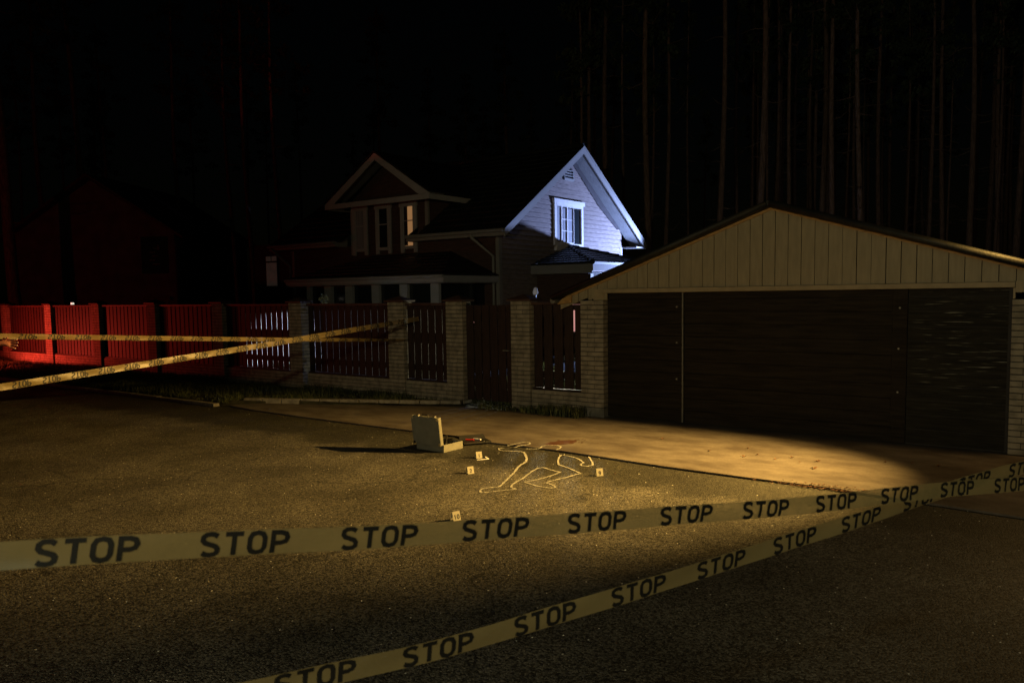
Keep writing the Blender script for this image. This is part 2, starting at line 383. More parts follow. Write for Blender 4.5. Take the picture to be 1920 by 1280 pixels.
# ------------------------------------------------------------------ brick piers
BH = .075
def bricks(m, x0, x1, y0, y1, z0, z1, bl=.26, off0=0):
    rows = max(1, round((z1-z0)/BH)); h = (z1-z0)/rows; g = .006
    m.mi = 1; m.box(x0+.008, x1-.008, y0+.008, y1-.008, z0, z1-.002); m.mi = 0
    for r in range(rows):
        za, zb = z0+r*h+g, z0+(r+1)*h-g
        off = (bl/2 if (r+off0) % 2 else 0)
        x = x0; first = True
        while x < x1-.02:
            nx = x + (bl/2 if (first and off) else bl)
            if x1-nx < .06: nx = x1
            nx = min(nx, x1); j = random.uniform(0, .003)
            m.box(x+(0 if first else g*.6), nx-(0 if nx >= x1 else g*.6), y0-j, y1+j, za, zb)
            x = nx; first = False
def pier(u, w_, label, cap=True, z1=1.93, dep=.25, v=0):
    t = fthing("fence_pillar", label, "brick pillar", u, v, "brick pillars of the fence")
    m = MB(); bricks(m, 0, w_, 0, dep, .03, z1); bevel(m.build("brickwork", ["brick", "mortar"], t), .003, 1)
    if cap:
        m = MB(); a, b, c, d = (-.05, -.05, z1), (w_+.05, -.05, z1), (w_+.05, dep+.05, z1), (-.05, dep+.05, z1)
        m.box(-.05, w_+.05, -.05, dep+.05, z1, z1+.03)
        e = [(x, y, z1+.03) for x, y, _ in (a, b, c, d)]; ap_ = (w_/2, dep/2, z1+.12)
        for i in range(4): m.q(e[i], e[(i+1) % 4], ap_)
        m.build("cap", "cap", t)
    return t
PU = [-23.07, -19.86, -16.87, -13.87, -10.90, -7.97, -4.90, -3.38, -1.875]
PW = [.42, .42, .42, .40, .42, .42, .42, .40, .40]
PL = ["leftmost brick pillar of the fence, lit red, by the raised hand",
      "second brick pillar from the left, glowing red beside the first fence panel",
      "third brick pillar from the left, lit red, between two closed red panels",
      "fourth brick pillar from the left, dimly reddened on its street side",
      "fifth brick pillar from the left, nearly dark, left of the first slitted panel",
      "dark brick pillar with the pale lit shrub at its right edge",
      "brick pillar where the two far barrier tapes meet the fence",
      "brick pillar at the left side of the garden gate",
      "brick pillar at the right side of the garden gate"]
for u, ww, lb in zip(PU, PW, PL): pier(u, ww, lb)
# continuation beyond the left edge of the picture
pier(-26.1, .42, "brick pillar past the left end of the seen fence")

def panel(u0, u1, label, gap, rails=((.60, .72), (1.13, 1.32), (1.765, 1.86)), z0=.47, slit_bg=False, topcap=True, plinth=True, pitch=.2, closed=False):
    t = fthing("picket_fence", label, "fence panel", u0, .08, "picket panels of the fence")
    L = u1-u0; n = max(2, round(L/pitch)); p = L/n
    m = MB()
    for i in range(n):
        x0 = i*p+gap/2; x1 = (i+1)*p-gap/2; dz = random.uniform(-.006, .006)
        m.box(x0, x1, .030+random.uniform(0, .004), .043, z0-.04+dz, 1.86+dz)
    m.build("pickets", "picket", t)
    if closed:   # closed panels: second layer of boards behind the gaps
        m = MB()
        for i in range(n-1): m.box((i+1)*p-.05, (i+1)*p+.05, .055, .07, z0, 1.85)
        m.build("backing_boards", "picket", t)
    for k, rz in enumerate(rails):
        m = MB(); m.box(.0, L, .072, .11, rz[0], rz[1]); m.build("rail", "picket", t)
    m = MB(); m.box(0, L, -.02, .10, 1.865, 1.905); m.build("top_rail", "cap", t)
    m = MB(); m.box(0, L, -.01, .09, z0-.07, z0-.045); m.build("bottom_rail", "picket", t)
    if plinth:
        m = MB(); bricks(m, 0, L, -.03, .12, .03, .395, .26); m.build("brick_plinth", ["brick", "mortar"], t)
    return t
gaps = [.045, .045, .045, .045, .031, .020, .014]
labs = ["closed picket panel beside the leftmost pillar, lit red behind the hand",
        "closed picket panel lit brightest red, between the second and third pillars",
        "closed picket panel in fading red light, between third and fourth pillars",
        "closed dark red picket panel, between the fourth and fifth pillars",
        "picket panel whose narrow gaps glow white in three short rows",
        "wide picket panel behind the crossing far tapes, with bright grass at its foot",
        "short dark picket panel just left of the garden gate pillar"]
for i in range(7):
    a = PU[i]+PW[i]; b = PU[i+1]
    panel(a+(.10 if i == 5 else 0), b, labs[i], gaps[i], closed=i < 4)
panel(PU[8]+PW[8], -.43, "narrow picket panel with green lit slits, next to the garage pillar", .036)
panel(-26.1+.42, PU[0], "closed picket panel past the left end of the seen fence", .045, closed=True)
# the garden gate
t = fthing("garden_gate", "dark picket gate between two brick pillars, pink light in its gaps", "gate", PU[7]+PW[7], .1)
L = PU[8]-PU[7]-PW[7]
m = MB(); n = 6; p = L/n
for i in range(n): m.box(i*p+.009, (i+1)*p-.009, 0.008, .022, .12, 1.86)
m.build("pickets", "picket", t)
for rz in (.42, 1.18, 1.78):
    m = MB(); m.box(.01, L-.01, .028, .06, rz-.05, rz+.05); m.build("rail", "picket", t)
m = MB(); m.box(0, .05, .028, .08, .1, 1.9); m.build("frame_post", "black", t)
m = MB(); m.box(L-.05, L, .028, .08, .1, 1.9); m.build("frame_post", "black", t)
m = MB(); m.tube([(L-.1, -.05, 1.05), (L-.22, -.05, 1.05)], .012).tube([(L-.1, 0, 1.05), (L-.1, -.05, 1.05)], .01); m.build("handle", "steel", t)

# ------------------------------------------------------------------ garage
t = fthing("garage", "low wide garage with cream boarded gable and dark brown doors", "garage")
G = t
def rooft(u):   # top of roof along the front
    return 3.29 - (2.68-u)*.3555 if u < 2.68 else 3.29 - (u-2.68)*.312
EL, ER = -.90, 6.35
# brick piers
m = MB(); bricks(m, -.43, -.002, -.03, .25, .18, 1.93); bevel(m.build("brick_pillar", ["brick", "mortar"], t), .003, 1)
m = MB(); m.box(-.44, 0.005, -.035, .26, .0, .178); m.build("pillar_base", "plinth", t)
m = MB(); bricks(m, 5.562, 6.0, -.03, .25, .03, 1.905); bevel(m.build("brick_pillar", ["brick", "mortar"], t), .003, 1)
# side and back walls
for (x0, x1, y0, y1, z1) in ((-.43, -.2, .26, 6.0, 2.02), (5.77, 6.0, .26, 6.0, 1.98), (-.43, 6.0, 6.02, 6.2, 2.0)):
    m = MB(); m.box(x0, x1, y0, y1, .02, z1); m.build("wall", "brick", t)
m = MB(); m.prism([(-.43, 6.05, 2.0), (6, 6.05, 2.0), (2.68, 6.05, 3.12)], (0, .1, 0)); m.build("back_gable", "cream", t)
# gable backing and boards
zb = 2.115
def cladtop(u): return rooft(u) - (.10 if u < 2.68 else .105)
m = MB()
m.prism([(-.30, .03, 1.93), (-.02, .03, 1.93), (-.02, .03, zb), (5.56, .03, zb), (5.56, .03, 1.98), (5.95, .03, 1.98), (5.95, .03, cladtop(5.95)), (2.68, .03, 3.17), (-.30, .03, cladtop(-.30))], (0, .05, 0))
m.build("gable_backing", "groove", t)
m = MB(); bw = .1785; u = -.30-bw*3; g = .0045
k = 0
while u < 6.25:
    a, b = u+g*random.uniform(.5, 1.4), u+bw-g*random.uniform(.5, 1.4)
    mid = 2.68
    if b < -.28: lo = (rooft(a)-.10)-.155, (rooft(b)-.10)-.155
    elif a < -.04: lo = (1.935, 1.935)
    elif a > 5.98: lo = (rooft(a)-.25, rooft(b)-.25)
    elif a > 5.54: lo = (1.985, 1.985)
    else: lo = (zb, zb)
    y0 = random.uniform(0, .003)-.002
    if a < mid < b: m.prism([(a, y0, lo[0]), (b, y0, lo[1]), (b, y0, cladtop(b)), (mid, y0, 3.19), (a, y0, cladtop(a))], (0, .022, 0))
    else: m.prism([(a, y0, lo[0]), (b, y0, lo[1]), (b, y0, cladtop(b)), (a, y0, cladtop(a))], (0, .022, 0))
    u += bw; k += 1
m.build("gable_boards", "cream", t)
m = MB(); m.box(-.02, 5.585, -.022, .06, 2.045, 2.112); bevel(m.build("door_lintel", "cream_trim", t), .004, 1)
m = MB(); m.box(-.185, -.02, -.012, .06, 1.932, 2.11); m.box(-.018, .0, -.012, .2, 1.932, 2.04); m.build("corner_trim", "cream_trim", t)
m = MB(); m.box(5.59, 5.66, -.02, .04, 1.985, 2.12).box(5.565, 5.588, -.01, .2, 1.91, 2.04); m.build("corner_trim", "cream_trim", t)
# rake trims
m = MB(); m.prism([(-.72, -.03, rooft(-.72)-.118), (-.72, -.03, rooft(-.72)-.082), (2.68, -.03, 3.19+.018), (2.68, -.03, 3.19-.02)], (0, .028, 0))
m.prism([(2.68, -.03, 3.19-.02), (2.68, -.03, 3.19+.018), (6.3, -.03, rooft(6.3)-.082), (6.3, -.03, rooft(6.3)-.118)], (0, .028, 0)); m.build("rake_trim", "pine", t)
m = MB(); m.prism([(-.86, -.06, 1.865), (-.60, -.06, 1.895), (-.60, -.06, rooft(-.60)-.10), (-.76, -.06, rooft(-.76)-.10), (-.86, -.06, rooft(-.86)-.15)], (0, .10, 0)); bevel(m.build("rafter_end", "pine", t), .006, 2)
# roof slabs with rolled front edge
m = MB()
for a, b in ((EL, 2.68), (2.68, ER)):
    for i in range(3):
        pass
    m.prism([(a, -.16, rooft(a)-.075), (b, -.16, rooft(b)-.075), (b, -.16, rooft(b)), (a, -.16, rooft(a))], (0, 6.6, 0))
m.build("roof", "roofing", t)
m = MB()
m.tube([(EL, -.165, rooft(EL)-.035), (2.66, -.165, rooft(2.66)-.035)], .045, 10); m.tube([(2.70, -.165, rooft(2.7)-.035), (ER, -.165, rooft(ER)-.035)], .048, 10)
m.build("roof_edge_roll", "roofing", t, smooth=True)
m = MB(); m.tube([(-.93, -.1, 1.93), (-.93, 6.3, 1.93)], .05, 10); m.build("gutter", "steel", t)
# doors
def leaf(u0, u1, matn, name, z0=.04, z1=2.04, dy=.10, ph=.19):
    m = MB(); z = z0; k = 0
    while z < z1-.01:
        zz = min(z+ph, z1); m.box(u0, u1, dy+random.uniform(0, .006), dy+.04, z+.003, zz-.003); z = zz
    d = m.build(name, matn, t); return d
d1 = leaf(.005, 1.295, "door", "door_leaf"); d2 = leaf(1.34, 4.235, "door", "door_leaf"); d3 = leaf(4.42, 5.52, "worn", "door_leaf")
m = MB(); m.box(1.306, 1.322, .078, .12, .04, 2.04); m.build("metal_strip", "steel", t)
m = MB(); m.box(4.24, 4.415, .085, .14, .035, 2.04); m.build("door_post", "door", t)
m = MB(); m.box(4.422, 5.545, .11, .16, .03, 2.042); m.box(5.522, 5.56, .06, .15, .03, 2.04); m.build("door_frame", "frieze", t)
m = MB(); m.box(-.01, 5.56, .165, .2, .02, 2.08); m.build("door_backing", "groove", t)
for (bu, bz) in ((1.22, 1.82), (1.22, 1.27), (1.22, .71), (4.325, 1.80), (4.32, 1.27), (4.32, .70)):
    m = MB(); m.tube([(bu, .098, bz), (bu, .068, bz)], [.014, .011], 8); m.build("bolt", "bolt", t)
m = MB(); m.tube([(-.19, -.02, 1.945), (-.19, -.05, 1.945)], .012, 8); m.build("hook", "chrome", t)

# ------------------------------------------------------------------ main house
H = fthing("house", "two storey timber house with a steep gable lit blue white", "house")
t = H
UW, VF, VB = -7.75, 7.5, 15.1
VR, ZR = 11.45, 6.86       # ridge
ZE = 3.93                  # top of roof at the eave line v=7
SL = (ZR-ZE)/(VR-7.0)
def rz(v): return ZR - abs(v-VR)*SL
# clapboards on the gable wall (facing +u)
m = MB(); z = .1; bh = .150
while z < 6.5:
    z1 = min(z+bh, 6.5)
    def ext(zz):
        h = (ZR-.22-zz)/SL
        return max(VF, VR-h), min(VB, VR+h)
    a0, b0 = ext(z); a1, b1 = ext(z1-.007)
    if b1-a1 > .05:
        x = UW + random.uniform(0, .003)
        m.prism([(x-.02, a0, z), (x-.02, b0, z), (x-.02, b1, z1), (x-.02, a1, z1)], (-.05, 0, 0))
        m.q((x+.026, a0, z+.004), (x+.026, b0, z+.004), (x+.004, b1, z1-.007), (x+.004, a1, z1-.007)); m.q((x+.004, a1, z1-.007), (x+.004, b1, z1-.007), (x-.02, b1, z1-.007), (x-.02, a1, z1-.007))
        m.q((x-.02, a0, z+.003), (x-.02, b0, z+.003), (x+.026, b0, z+.004), (x+.026, a0, z+.004))
    z = z1
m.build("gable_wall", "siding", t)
# front wall and dormer boards (facing -v)
def boards_front(u0, u1, z0, z1, v, matn, name):
    m = MB(); z = z0
    m.box(u0, u1, v, v+.15, z0, z1)
    while z < z1-.01:
        zz = min(z+.15, z1)
        m.q((u0, v-.024, z+.004), (u1, v-.024, z+.004), (u1, v-.003, zz), (u0, v-.003, zz))
        m.q((u0, v-.002, z+.003), (u1, v-.002, z+.003), (u1, v-.024, z+.004), (u0, v-.024, z+.004)); z = zz
    return m.build(name, matn, t)
boards_front(-17.2, UW-.01, .1, 3.78, VF, "siding_shaded", "front_wall")
boards_front(-14.0, -10.55, 3.79, 5.12, VF+.001, "siding_shaded", "dormer_wall")
m = MB(); m.box(-17.2, -17.1, VF+.16, VB, .1, 3.7).box(-17.1, UW-.06, VB-.1, VB, .1, 3.6); m.build("rear_walls", "siding_shaded", t)
# corner boards
for (x0, x1, y0, y1, z0, z1) in ((UW-.10, UW+.03, VF-.035, VF+.11, .1, 3.80), (UW-.08, UW+.03, VB-.12, VB+.03, .1, 3.72), (-17.24, -17.10, VF-.04, VF+.03, .1, 3.72), (-14.04, -13.90, VF-.05, VF+.02, 3.45, 5.0), (-10.62, -10.50, VF-.05, VF+.04, 3.95, 5.05)):
    m = MB(); m.box(x0, x1, y0, y1, z0, z1); m.build("corner_board", "white", t)
# tiled roofs: corrugated, stepped
def tiled(name, pl0, pr0, pl1, pr1, parent, nwave=.19, row=.35, thick=.05, matn="tile", res=4):
    pl0, pr0, pl1, pr1 = map(Vector, (pl0, pr0, pl1, pr1))
    L = max((pr0-pl0).length, (pr1-pl1).length); D = ((pl1+pr1)/2-(pl0+pr0)/2).length
    na = max(2, int(L/nwave*res)); rows = max(1, round(D/row))
    ax = (pr0-pl0 if (pr0-pl0).length > .1 else pr1-pl1).normalized(); nrm = ax.cross(((pl1+pr1)/2-(pl0+pr0)/2)).normalized()
    if nrm.z < 0: nrm = -nrm
    m = MB(); ts = []
    for r in range(rows): ts += [(r/rows, .028), ((r+.98)/rows, 0.0)]
    for (tt, st) in ts:
        a = pl0.lerp(pl1, tt); b = pr0.lerp(pr1, tt)
        for i in range(na+1):
            p = a.lerp(b, i/na); s = (p-pl0).dot(ax)
            m.v.append(tuple(p + nrm*(st + .022*abs(math.sin(math.pi*s/nwave)))))
    k = na+1
    for r in range(len(ts)-1):
        for i in range(na): m.f.append((r*k+i, r*k+i+1, (r+1)*k+i+1, (r+1)*k+i)); m.m.append(0)
    # under side
    n = len(m.v); m.v += [tuple(p - nrm*thick) for p in (pl0, pr0, pr1, pl1)]; m.f.append((n, n+3, n+2, n+1)); m.m.append(0)
    m.f.append((0, n, n+1, na)); m.m.append(0)
    return m.build(name, matn, parent)
RU, LU = -7.18, -17.9
OVF = 7.0; OVB = 15.9
# front slope: right part, left part, strip above the dormer
def zf(v): return ZE + (v-7.0)*SL
DV = 8.85                      # where dormer eaves meet the slope
tiled("roof", (-10.6, OVF, ZE), (RU, OVF, ZE), (-10.6, DV, zf(DV)), (RU, DV, zf(DV)), t)
tiled("roof", (LU, OVF, ZE), (-14.05, OVF, ZE), (LU, DV, zf(DV)), (-14.05, DV, zf(DV)), t)
tiled("roof", (LU, DV, zf(DV)), (RU, DV, zf(DV)), (LU, VR, ZR), (RU, VR, ZR), t)
tiled("roof", (LU, OVB, rz(OVB)), (RU, OVB, rz(OVB)), (LU, VR, ZR), (RU, VR, ZR), t, res=2)
m = MB(); m.tube([(LU, VR, ZR+.03), (RU, VR, ZR+.03)], .08, 8); m.build("ridge_cap", "tile", t)
# rake fascias and soffits at the lit gable
for sgn, va in ((-1, 6.98), (1, 15.93)):
    za = rz(va); n_ = Vector((0, -SL*(1 if sgn < 0 else -1), 1)).normalized()
    m = MB()
    m.prism([(RU+.03, va, za-.02), (RU+.03, VR, ZR-.02), (RU+.03, VR, ZR-.24), (RU+.03, va, za-.24)], (-.035, 0, 0)); m.build("rake_fascia", "white", t)
    m = MB()
    m.prism([(RU+.05, va, za+.015), (RU+.05, VR, ZR+.015), (RU+.05, VR, ZR-.055), (RU+.05, va, za-.055)], (-.02, 0, 0)); m.build("rake_trim", "white", t)
    m = MB(); nb = 7
    for k in range(nb):
        xa = RU-.01-(RU-UW)*k/nb; xb = RU-.01-(RU-UW)*(k+.93)/nb
        m.prism([(xa, va+.02*sgn*-1, za-.155), (xa, VR, ZR-.155), (xa, VR, ZR-.175), (xa, va, za-.175)], (xb-xa, 0, 0))
    m.build("rake_soffit", "soffit", t)
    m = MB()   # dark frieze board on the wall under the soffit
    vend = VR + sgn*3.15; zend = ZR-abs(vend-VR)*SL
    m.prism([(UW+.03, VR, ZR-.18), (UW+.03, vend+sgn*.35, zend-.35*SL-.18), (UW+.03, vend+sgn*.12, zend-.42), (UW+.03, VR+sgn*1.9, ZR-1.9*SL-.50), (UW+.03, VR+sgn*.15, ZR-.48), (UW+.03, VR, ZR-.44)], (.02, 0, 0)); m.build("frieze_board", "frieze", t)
# eave fascias, gutters, downpipes
for a, b in ((-11.0, RU+.02), (LU, -14.3)):
    m = MB(); m.box(a, b, 6.97, 7.0, ZE-.19, ZE-.01); m.box(a, b, 7.0, VF-.02, ZE-.19, ZE-.17); m.build("eave_fascia", "white", t)
    m = MB(); m.tube([(a, 6.92, ZE-.05), (b, 6.92, ZE-.05)], .055, 8); m.build("gutter", "white", t)
m = MB(); m.prism([(-10.98, 6.98, ZE-.02), (-10.98, VF, ZE+.30), (-10.98, VF, ZE-.19), (-10.98, 6.98, ZE-.19)], (.02, 0, 0)); m.build("eave_end", "tile", t)
m = MB(); m.prism([(-14.3, 6.98, ZE-.19), (-14.3, 6.98, ZE-.02), (-14.3, VF, ZE+.34), (-14.3, VF, ZE-.19)], (.02, 0, 0)); m.build("eave_end", "white", t)
m = MB(); m.box(RU-.62, RU+.02, 6.97, VF, ZE-.20, ZE-.185); m.build("eave_return", "white", t)
m = MB(); m.box(RU-.6, RU+.04, VB+.05, OVB, rz(OVB)-.24, rz(OVB)-.19); m.box(RU-.6, RU+.04, OVB, OVB+.1, rz(OVB)-.2, rz(OVB)-.08); m.build("eave_return", "white", t)
m = MB(); m.tube([(-8.35, 6.92, ZE-.1), (-8.35, 6.94, ZE-.2), (UW-.16, VF-.08, ZE-.75), (UW-.16, VF-.08, .2)], .045, 8); m.build("downpipe", "white", t, smooth=True)
m = MB(); m.tube([(-17.75, 6.92, ZE-.1), (-17.6, 6.95, ZE-.22), (-17.3, VF-.08, ZE-.75), (-17.3, VF-.08, 2.6)], .045, 8); m.build("downpipe", "white", t, smooth=True)
# dormer
DA, DB, DC = -14.55, -9.85, -12.15
ZD, ZDR, DVF = 5.18, 6.62, 6.8
dm = MB()
for a, s in ((DA, 1), (DB, -1)):
    pts = [(a, DVF-.03, ZD), (a, DV+.1, ZD), (DC, 11.1, ZDR), (DC, DVF-.03, ZDR)]
    dm.prism(pts, (0, 0, .05))
D = dm.build("dormer_roof", "tile", t)
m = MB(); m.prism([(DA-.02, DVF, ZD-.04), (DC, DVF, ZDR-.02), (DC, DVF, ZDR-.24), (DA+.42, DVF, ZD-.04)], (0, .04, 0))
m.prism([(DC, DVF, ZDR-.02), (DB+.02, DVF, ZD-.04), (DB-.42, DVF, ZD-.04), (DC, DVF, ZDR-.24)], (0, .04, 0)); m.build("pediment_fascia", "front_white", t)
m = MB(); m.box(DA-.02, DB+.02, DVF-.01, DVF+.04, ZD-.21, ZD-.045); m.box(DB-.02, DB+.02, DVF+.045, DV, ZD-.21, ZD-.045).box(DA-.02, DA+.02, DVF+.045, DV, ZD-.21, ZD-.045); m.build("dormer_fascia", "front_white", t)
m = MB(); m.box(DA, DB, DVF+.05, VF+.2, ZD-.10, ZD-.07); m.build("dormer_soffit", "frieze", t)
m = MB(); m.prism([(DA+.3, VF+.02, ZD-.06), (DB-.3, VF+.02, ZD-.06), (DC, VF+.02, ZDR-.1)], (0, .1, 0)); m.build("pediment_wall", "siding_shaded", t)
m = MB()
for a in (DA, DB):
    m.prism([(a, DVF+.04, ZD-.03), (DC, DVF+.04, ZDR-.08), (DC, VF+.02, ZDR-.08), (a, VF+.02, ZD-.03)], (0, 0, .02))
m.build("pediment_soffit", "soffit", t)
m = MB(); m.box(-14.0, -13.92, VF+.16, DV+.8, 3.8, 5.1); m.build("dormer_cheek", "siding_shaded", t)
m = MB(); m.box(-10.63, -10.55, VF+.16, DV+.8, 3.8, 5.1); m.build("dormer_cheek", "siding_shaded", t)
# windows
def window_front(u0, u1, z0, z1, v, pane="glass", fr=.13, parent=t, muntins=(), matf="front_white", skirts=True, pane2=None):
    m = MB(); f = fr
    m.box(u0, u0+f, v-.06, v, z0-(.12 if skirts else 0), z1-.14).box(u1-f, u1, v-.06, v, z0-(.12 if skirts else 0), z1-.14)
    m.box(u0-.03, u1+.03, v-.075, v, z1-.14, z1).box(u0+f, u1-f, v-.06, v, z0, z0+.10)
    w_ = m.build("window", matf, parent)
    m = MB(); m.box(u0+f+.001, u1-f-.001, v-.034, v-.028, z0+.10, z1-.14); m.build("pane", pane, w_)
    m = MB(); m.box(u0+f, u0+f+.035, v-.048, v-.036, z0+.10, z1-.14).box(u1-f-.035, u1-f, v-.048, v-.036, z0+.10, z1-.14)
    for q in muntins: m.box(u0+f+.035, u1-f-.035, v-.046, v-.037, q-.015, q+.015)
    m.build("sash", matf, w_)
    return w_
window_front(-13.92, -13.22, 3.55, 5.06, VF-.03, "curtain", muntins=(4.4,))
window_front(-12.81, -12.11, 3.55, 5.05, VF-.03, "glass", muntins=(4.4,))
w3 = window_front(-11.67, -10.97, 3.55, 5.04, VF-.03, "warmpane", muntins=(4.45,))
m = MB(); m.box(-11.535, -11.36, VF-.075, VF-.068, 3.66, 4.90); m.build("curtain", "frieze", w3)
# gable window (facing +u)
gw = MB()
x = UW+.02
gw.box(x, x+.07, 10.42, 10.55, 3.62, 5.0).box(x, x+.07, 12.10, 12.22, 3.62, 5.0); gw.box(x, x+.09, 10.38, 12.30, 5.0, 5.13)
gw.box(x, x+.08, 10.55, 12.10, 3.60, 3.70)
gw.box(x+.02, x+.075, 10.55, 12.10, 4.90, 5.0)
gw = gw.build("window", "white_lit", t); gw['label'] = "gable window with half drawn pale curtains"
m = MB(); m.box(x, x+.012, 10.55, 12.10, 3.70, 4.90); m.build("pane", "glass", gw)
m = MB(); m.box(x+.014, x+.02, 10.56, 10.82, 3.74, 4.88).box(x+.014, x+.02, 11.24, 11.58, 3.74, 4.86).box(x+.014, x+.02, 11.0, 11.14, 3.74, 4.86); m.build("curtain", "curtain", gw)
m = MB(); m.box(x+.024, x+.06, 10.84, 10.90, 3.74, 4.90).box(x+.024, x+.06, 11.19, 11.245, 3.74, 4.90).box(x+.024, x+.06, 11.60, 11.625, 3.74, 4.88)
m.box(x+.024, x+.05, 10.90, 11.19, 4.10, 4.13).box(x+.024, x+.05, 10.90, 11.19, 4.48, 4.51).box(x+.024, x+.06, 10.55, 11.62, 3.70, 3.74); m.box(x+.021, x+.03, 11.245, 11.60, 4.10, 4.12).box(x+.021, x+.03, 11.245, 11.60, 4.48, 4.50)
m.build("sash", "white_lit", gw)
m = MB(); m.box(x, x+.10, 10.48, 12.2, 3.45, 3.59); m.build("sill", "white_lit", gw)
# vent
m = MB(); x = UW+.02
m.box(x, x+.05, 11.06, 11.10, 5.80, 6.12).box(x, x+.05, 11.62, 11.66, 5.80, 6.12).box(x, x+.06, 11.06, 11.66, 5.78, 5.86)
for q in (5.93, 6.02, 6.11): m.box(x+.01, x+.05, 11.10, 11.62, q, q+.02)
v_ = m.build("vent", "white", t)
m = MB(); m.box(x, x+.008, 11.1, 11.62, 5.86, 6.2); m.build("vent_opening", "frieze", v_)
# lean-to porch on the gable side with hipped tiled roof
PA, PB = 9.1, 13.5; PX = -5.5; PZ = 2.95; PT = 3.60
tiled("porch_roof", (UW+.03, PA, PZ), (PX, PA, PZ), (UW+.03, 11.3, PT), (UW+.035, 11.3, PT), t, row=.3)
tiled("porch_roof", (PX, PA, PZ), (PX, PB, PZ), (UW+.03, 11.3, PT), (UW+.03, 11.305, PT), t, row=.3)
tiled("porch_roof", (UW+.03, PB, PZ), (PX, PB, PZ), (UW+.03, 11.3, PT), (UW+.035, 11.3, PT), t, row=.3)
for pe in (PA, PB):
    m = MB()
    for k in range(9):
        f0, f1 = k/9, (k+1.15)/9; q0 = Vector((PX, pe, PZ+.03)).lerp(Vector((UW+.05, 11.3, PT+.03)), f0); q1 = Vector((PX, pe, PZ+.03)).lerp(Vector((UW+.05, 11.3, PT+.03)), min(1, f1)); m.tube([q0, q1], [.085, .055], 8)
    m.build("hip_cap", "tile", t)
m = MB(); m.box(UW+.02, PX-.02, PA+.0, PA+.03, PZ-.29, PZ-.03); m.build("porch_fascia", "white", t)
m = MB(); m.box(PX-.03, PX, PA+.032, PB, PZ-.24, PZ-.05); m.build("porch_fascia", "white_lit", t)
m = MB(); m.box(UW+.02, PX-.35, PA+.35, PA+.45, .1, PZ-.29).box(PX-.45, PX-.35, PA+.46, PB, .1, PZ-.24); m.build("porch_wall", "siding_shaded", t)
m = MB(); m.box(UW+.02, PX-.031, PA+.031, PB, PZ-.30, PZ-.285); m.build("porch_soffit", "white", t)
m = MB(); m.box(PX-.345, PX-.32, PA+.44, PA+.6, .5, PZ-.31); m.build("corner_board", "white", t)
# ground floor windows on gable side and front
m = MB(); m.box(-6.50, -5.90, PA+.31, PA+.348, .8, 1.82); wd_ = m.build("window", "white", t)
m = MB(); m.box(-6.42, -5.98, PA+.30, PA+.308, .88, 1.76); m.build("pane", "pinkpane", wd_)
# veranda with hip roof in front
VA = 5.0; U0, U1 = -14.45, -7.75
tiled("veranda_roof", (U0, VA, 2.60), (U1, VA, 2.60), (-12.9, VF-.03, 3.38), (-9.6, VF-.03, 3.38), t)
m = MB(); m.prism([(U1, VA, 2.6), (U1, VF-.03, 2.6), (-9.6, VF-.03, 3.38)], (0, 0, .03)); m.build("veranda_hip", "tile", t)
m = MB(); m.prism([(U0, VA, 2.6), (U0, VF-.03, 2.6), (-12.9, VF-.03, 3.38)], (0, 0, .03)); m.build("veranda_hip", "tile", t)
m = MB(); m.box(U0, U1, VA-.02, VA+.01, 2.42, 2.59).box(U1-.03, U1, VA+.011, VF-.05, 2.42, 2.59).box(U0, U0+.03, VA+.011, VF-.05, 2.42, 2.59); m.build("veranda_fascia", "front_white", t)
m = MB(); m.tube([(U0, VA-.06, 2.57), (U1, VA-.06, 2.57)], .045, 8); m.build("gutter", "front_white", t)
m = MB(); m.box(U0+.03, U1-.03, VA+.012, VF-.03, 2.39, 2.415); m.build("veranda_soffit", "front_white", t)
m = MB(); m.box(-14.0, -8.3, VA+.35, VA+.45, .1, 1.25); m.build("veranda_wall", "siding_shaded", t)
m = MB(); m.box(-14.0, -8.3, VA+.40, VA+.42, 1.25, 2.38).box(-8.32, -8.3, VA+.45, VF-.03, 1.25, 2.38); m.build("veranda_glazing", "glass", t)
for (pa, pb) in ((-14.15, -13.98), (-13.3, -12.98), (-12.35, -12.05), (-11.2, -10.9), (-10.05, -9.75), (-8.85, -8.55)):
    m = MB(); m.box(pa+.35, pb+.35, VA+.28, VA+.39, .1, 2.38); m.build("veranda_post", "front_white", t)
m = MB(); m.box(-14.0, -8.3, VA+.29, VA+.395, 1.22, 1.32); m.build("veranda_rail", "front_white", t)
# pink lit window in the front wall by the corner
w4 = window_front(-9.25, -8.35, 1.0, 2.05, VF-.03, "glass", fr=.14)
m = MB(); m.box(-8.93, -8.58, VF-.068, VF-.066, 1.2, 1.93); m.build("lit_pane", "pinkpane", w4)
# narrow wing with the tall curtained window at the far left
m = MB(); m.box(-23.0, -17.26, 10.0, 10.1, .1, 4.3); m.box(-23, -22.9, 10.1, 15, .1, 4.3); wing = m.build("rear_wing", "siding_shaded", t)
m = MB(); m.box(-22.12, -21.34, 9.94, 9.99, 2.50, 3.84); wp = m.build("window", "frieze", t)
m = MB(); m.box(-22.08, -21.76, 9.92, 9.935, 3.60, 3.80).box(-21.70, -21.38, 9.92, 9.935, 3.60, 3.80).box(-22.08, -21.38, 9.92, 9.935, 2.55, 3.53); m.build("pane", "dimpane", wp)

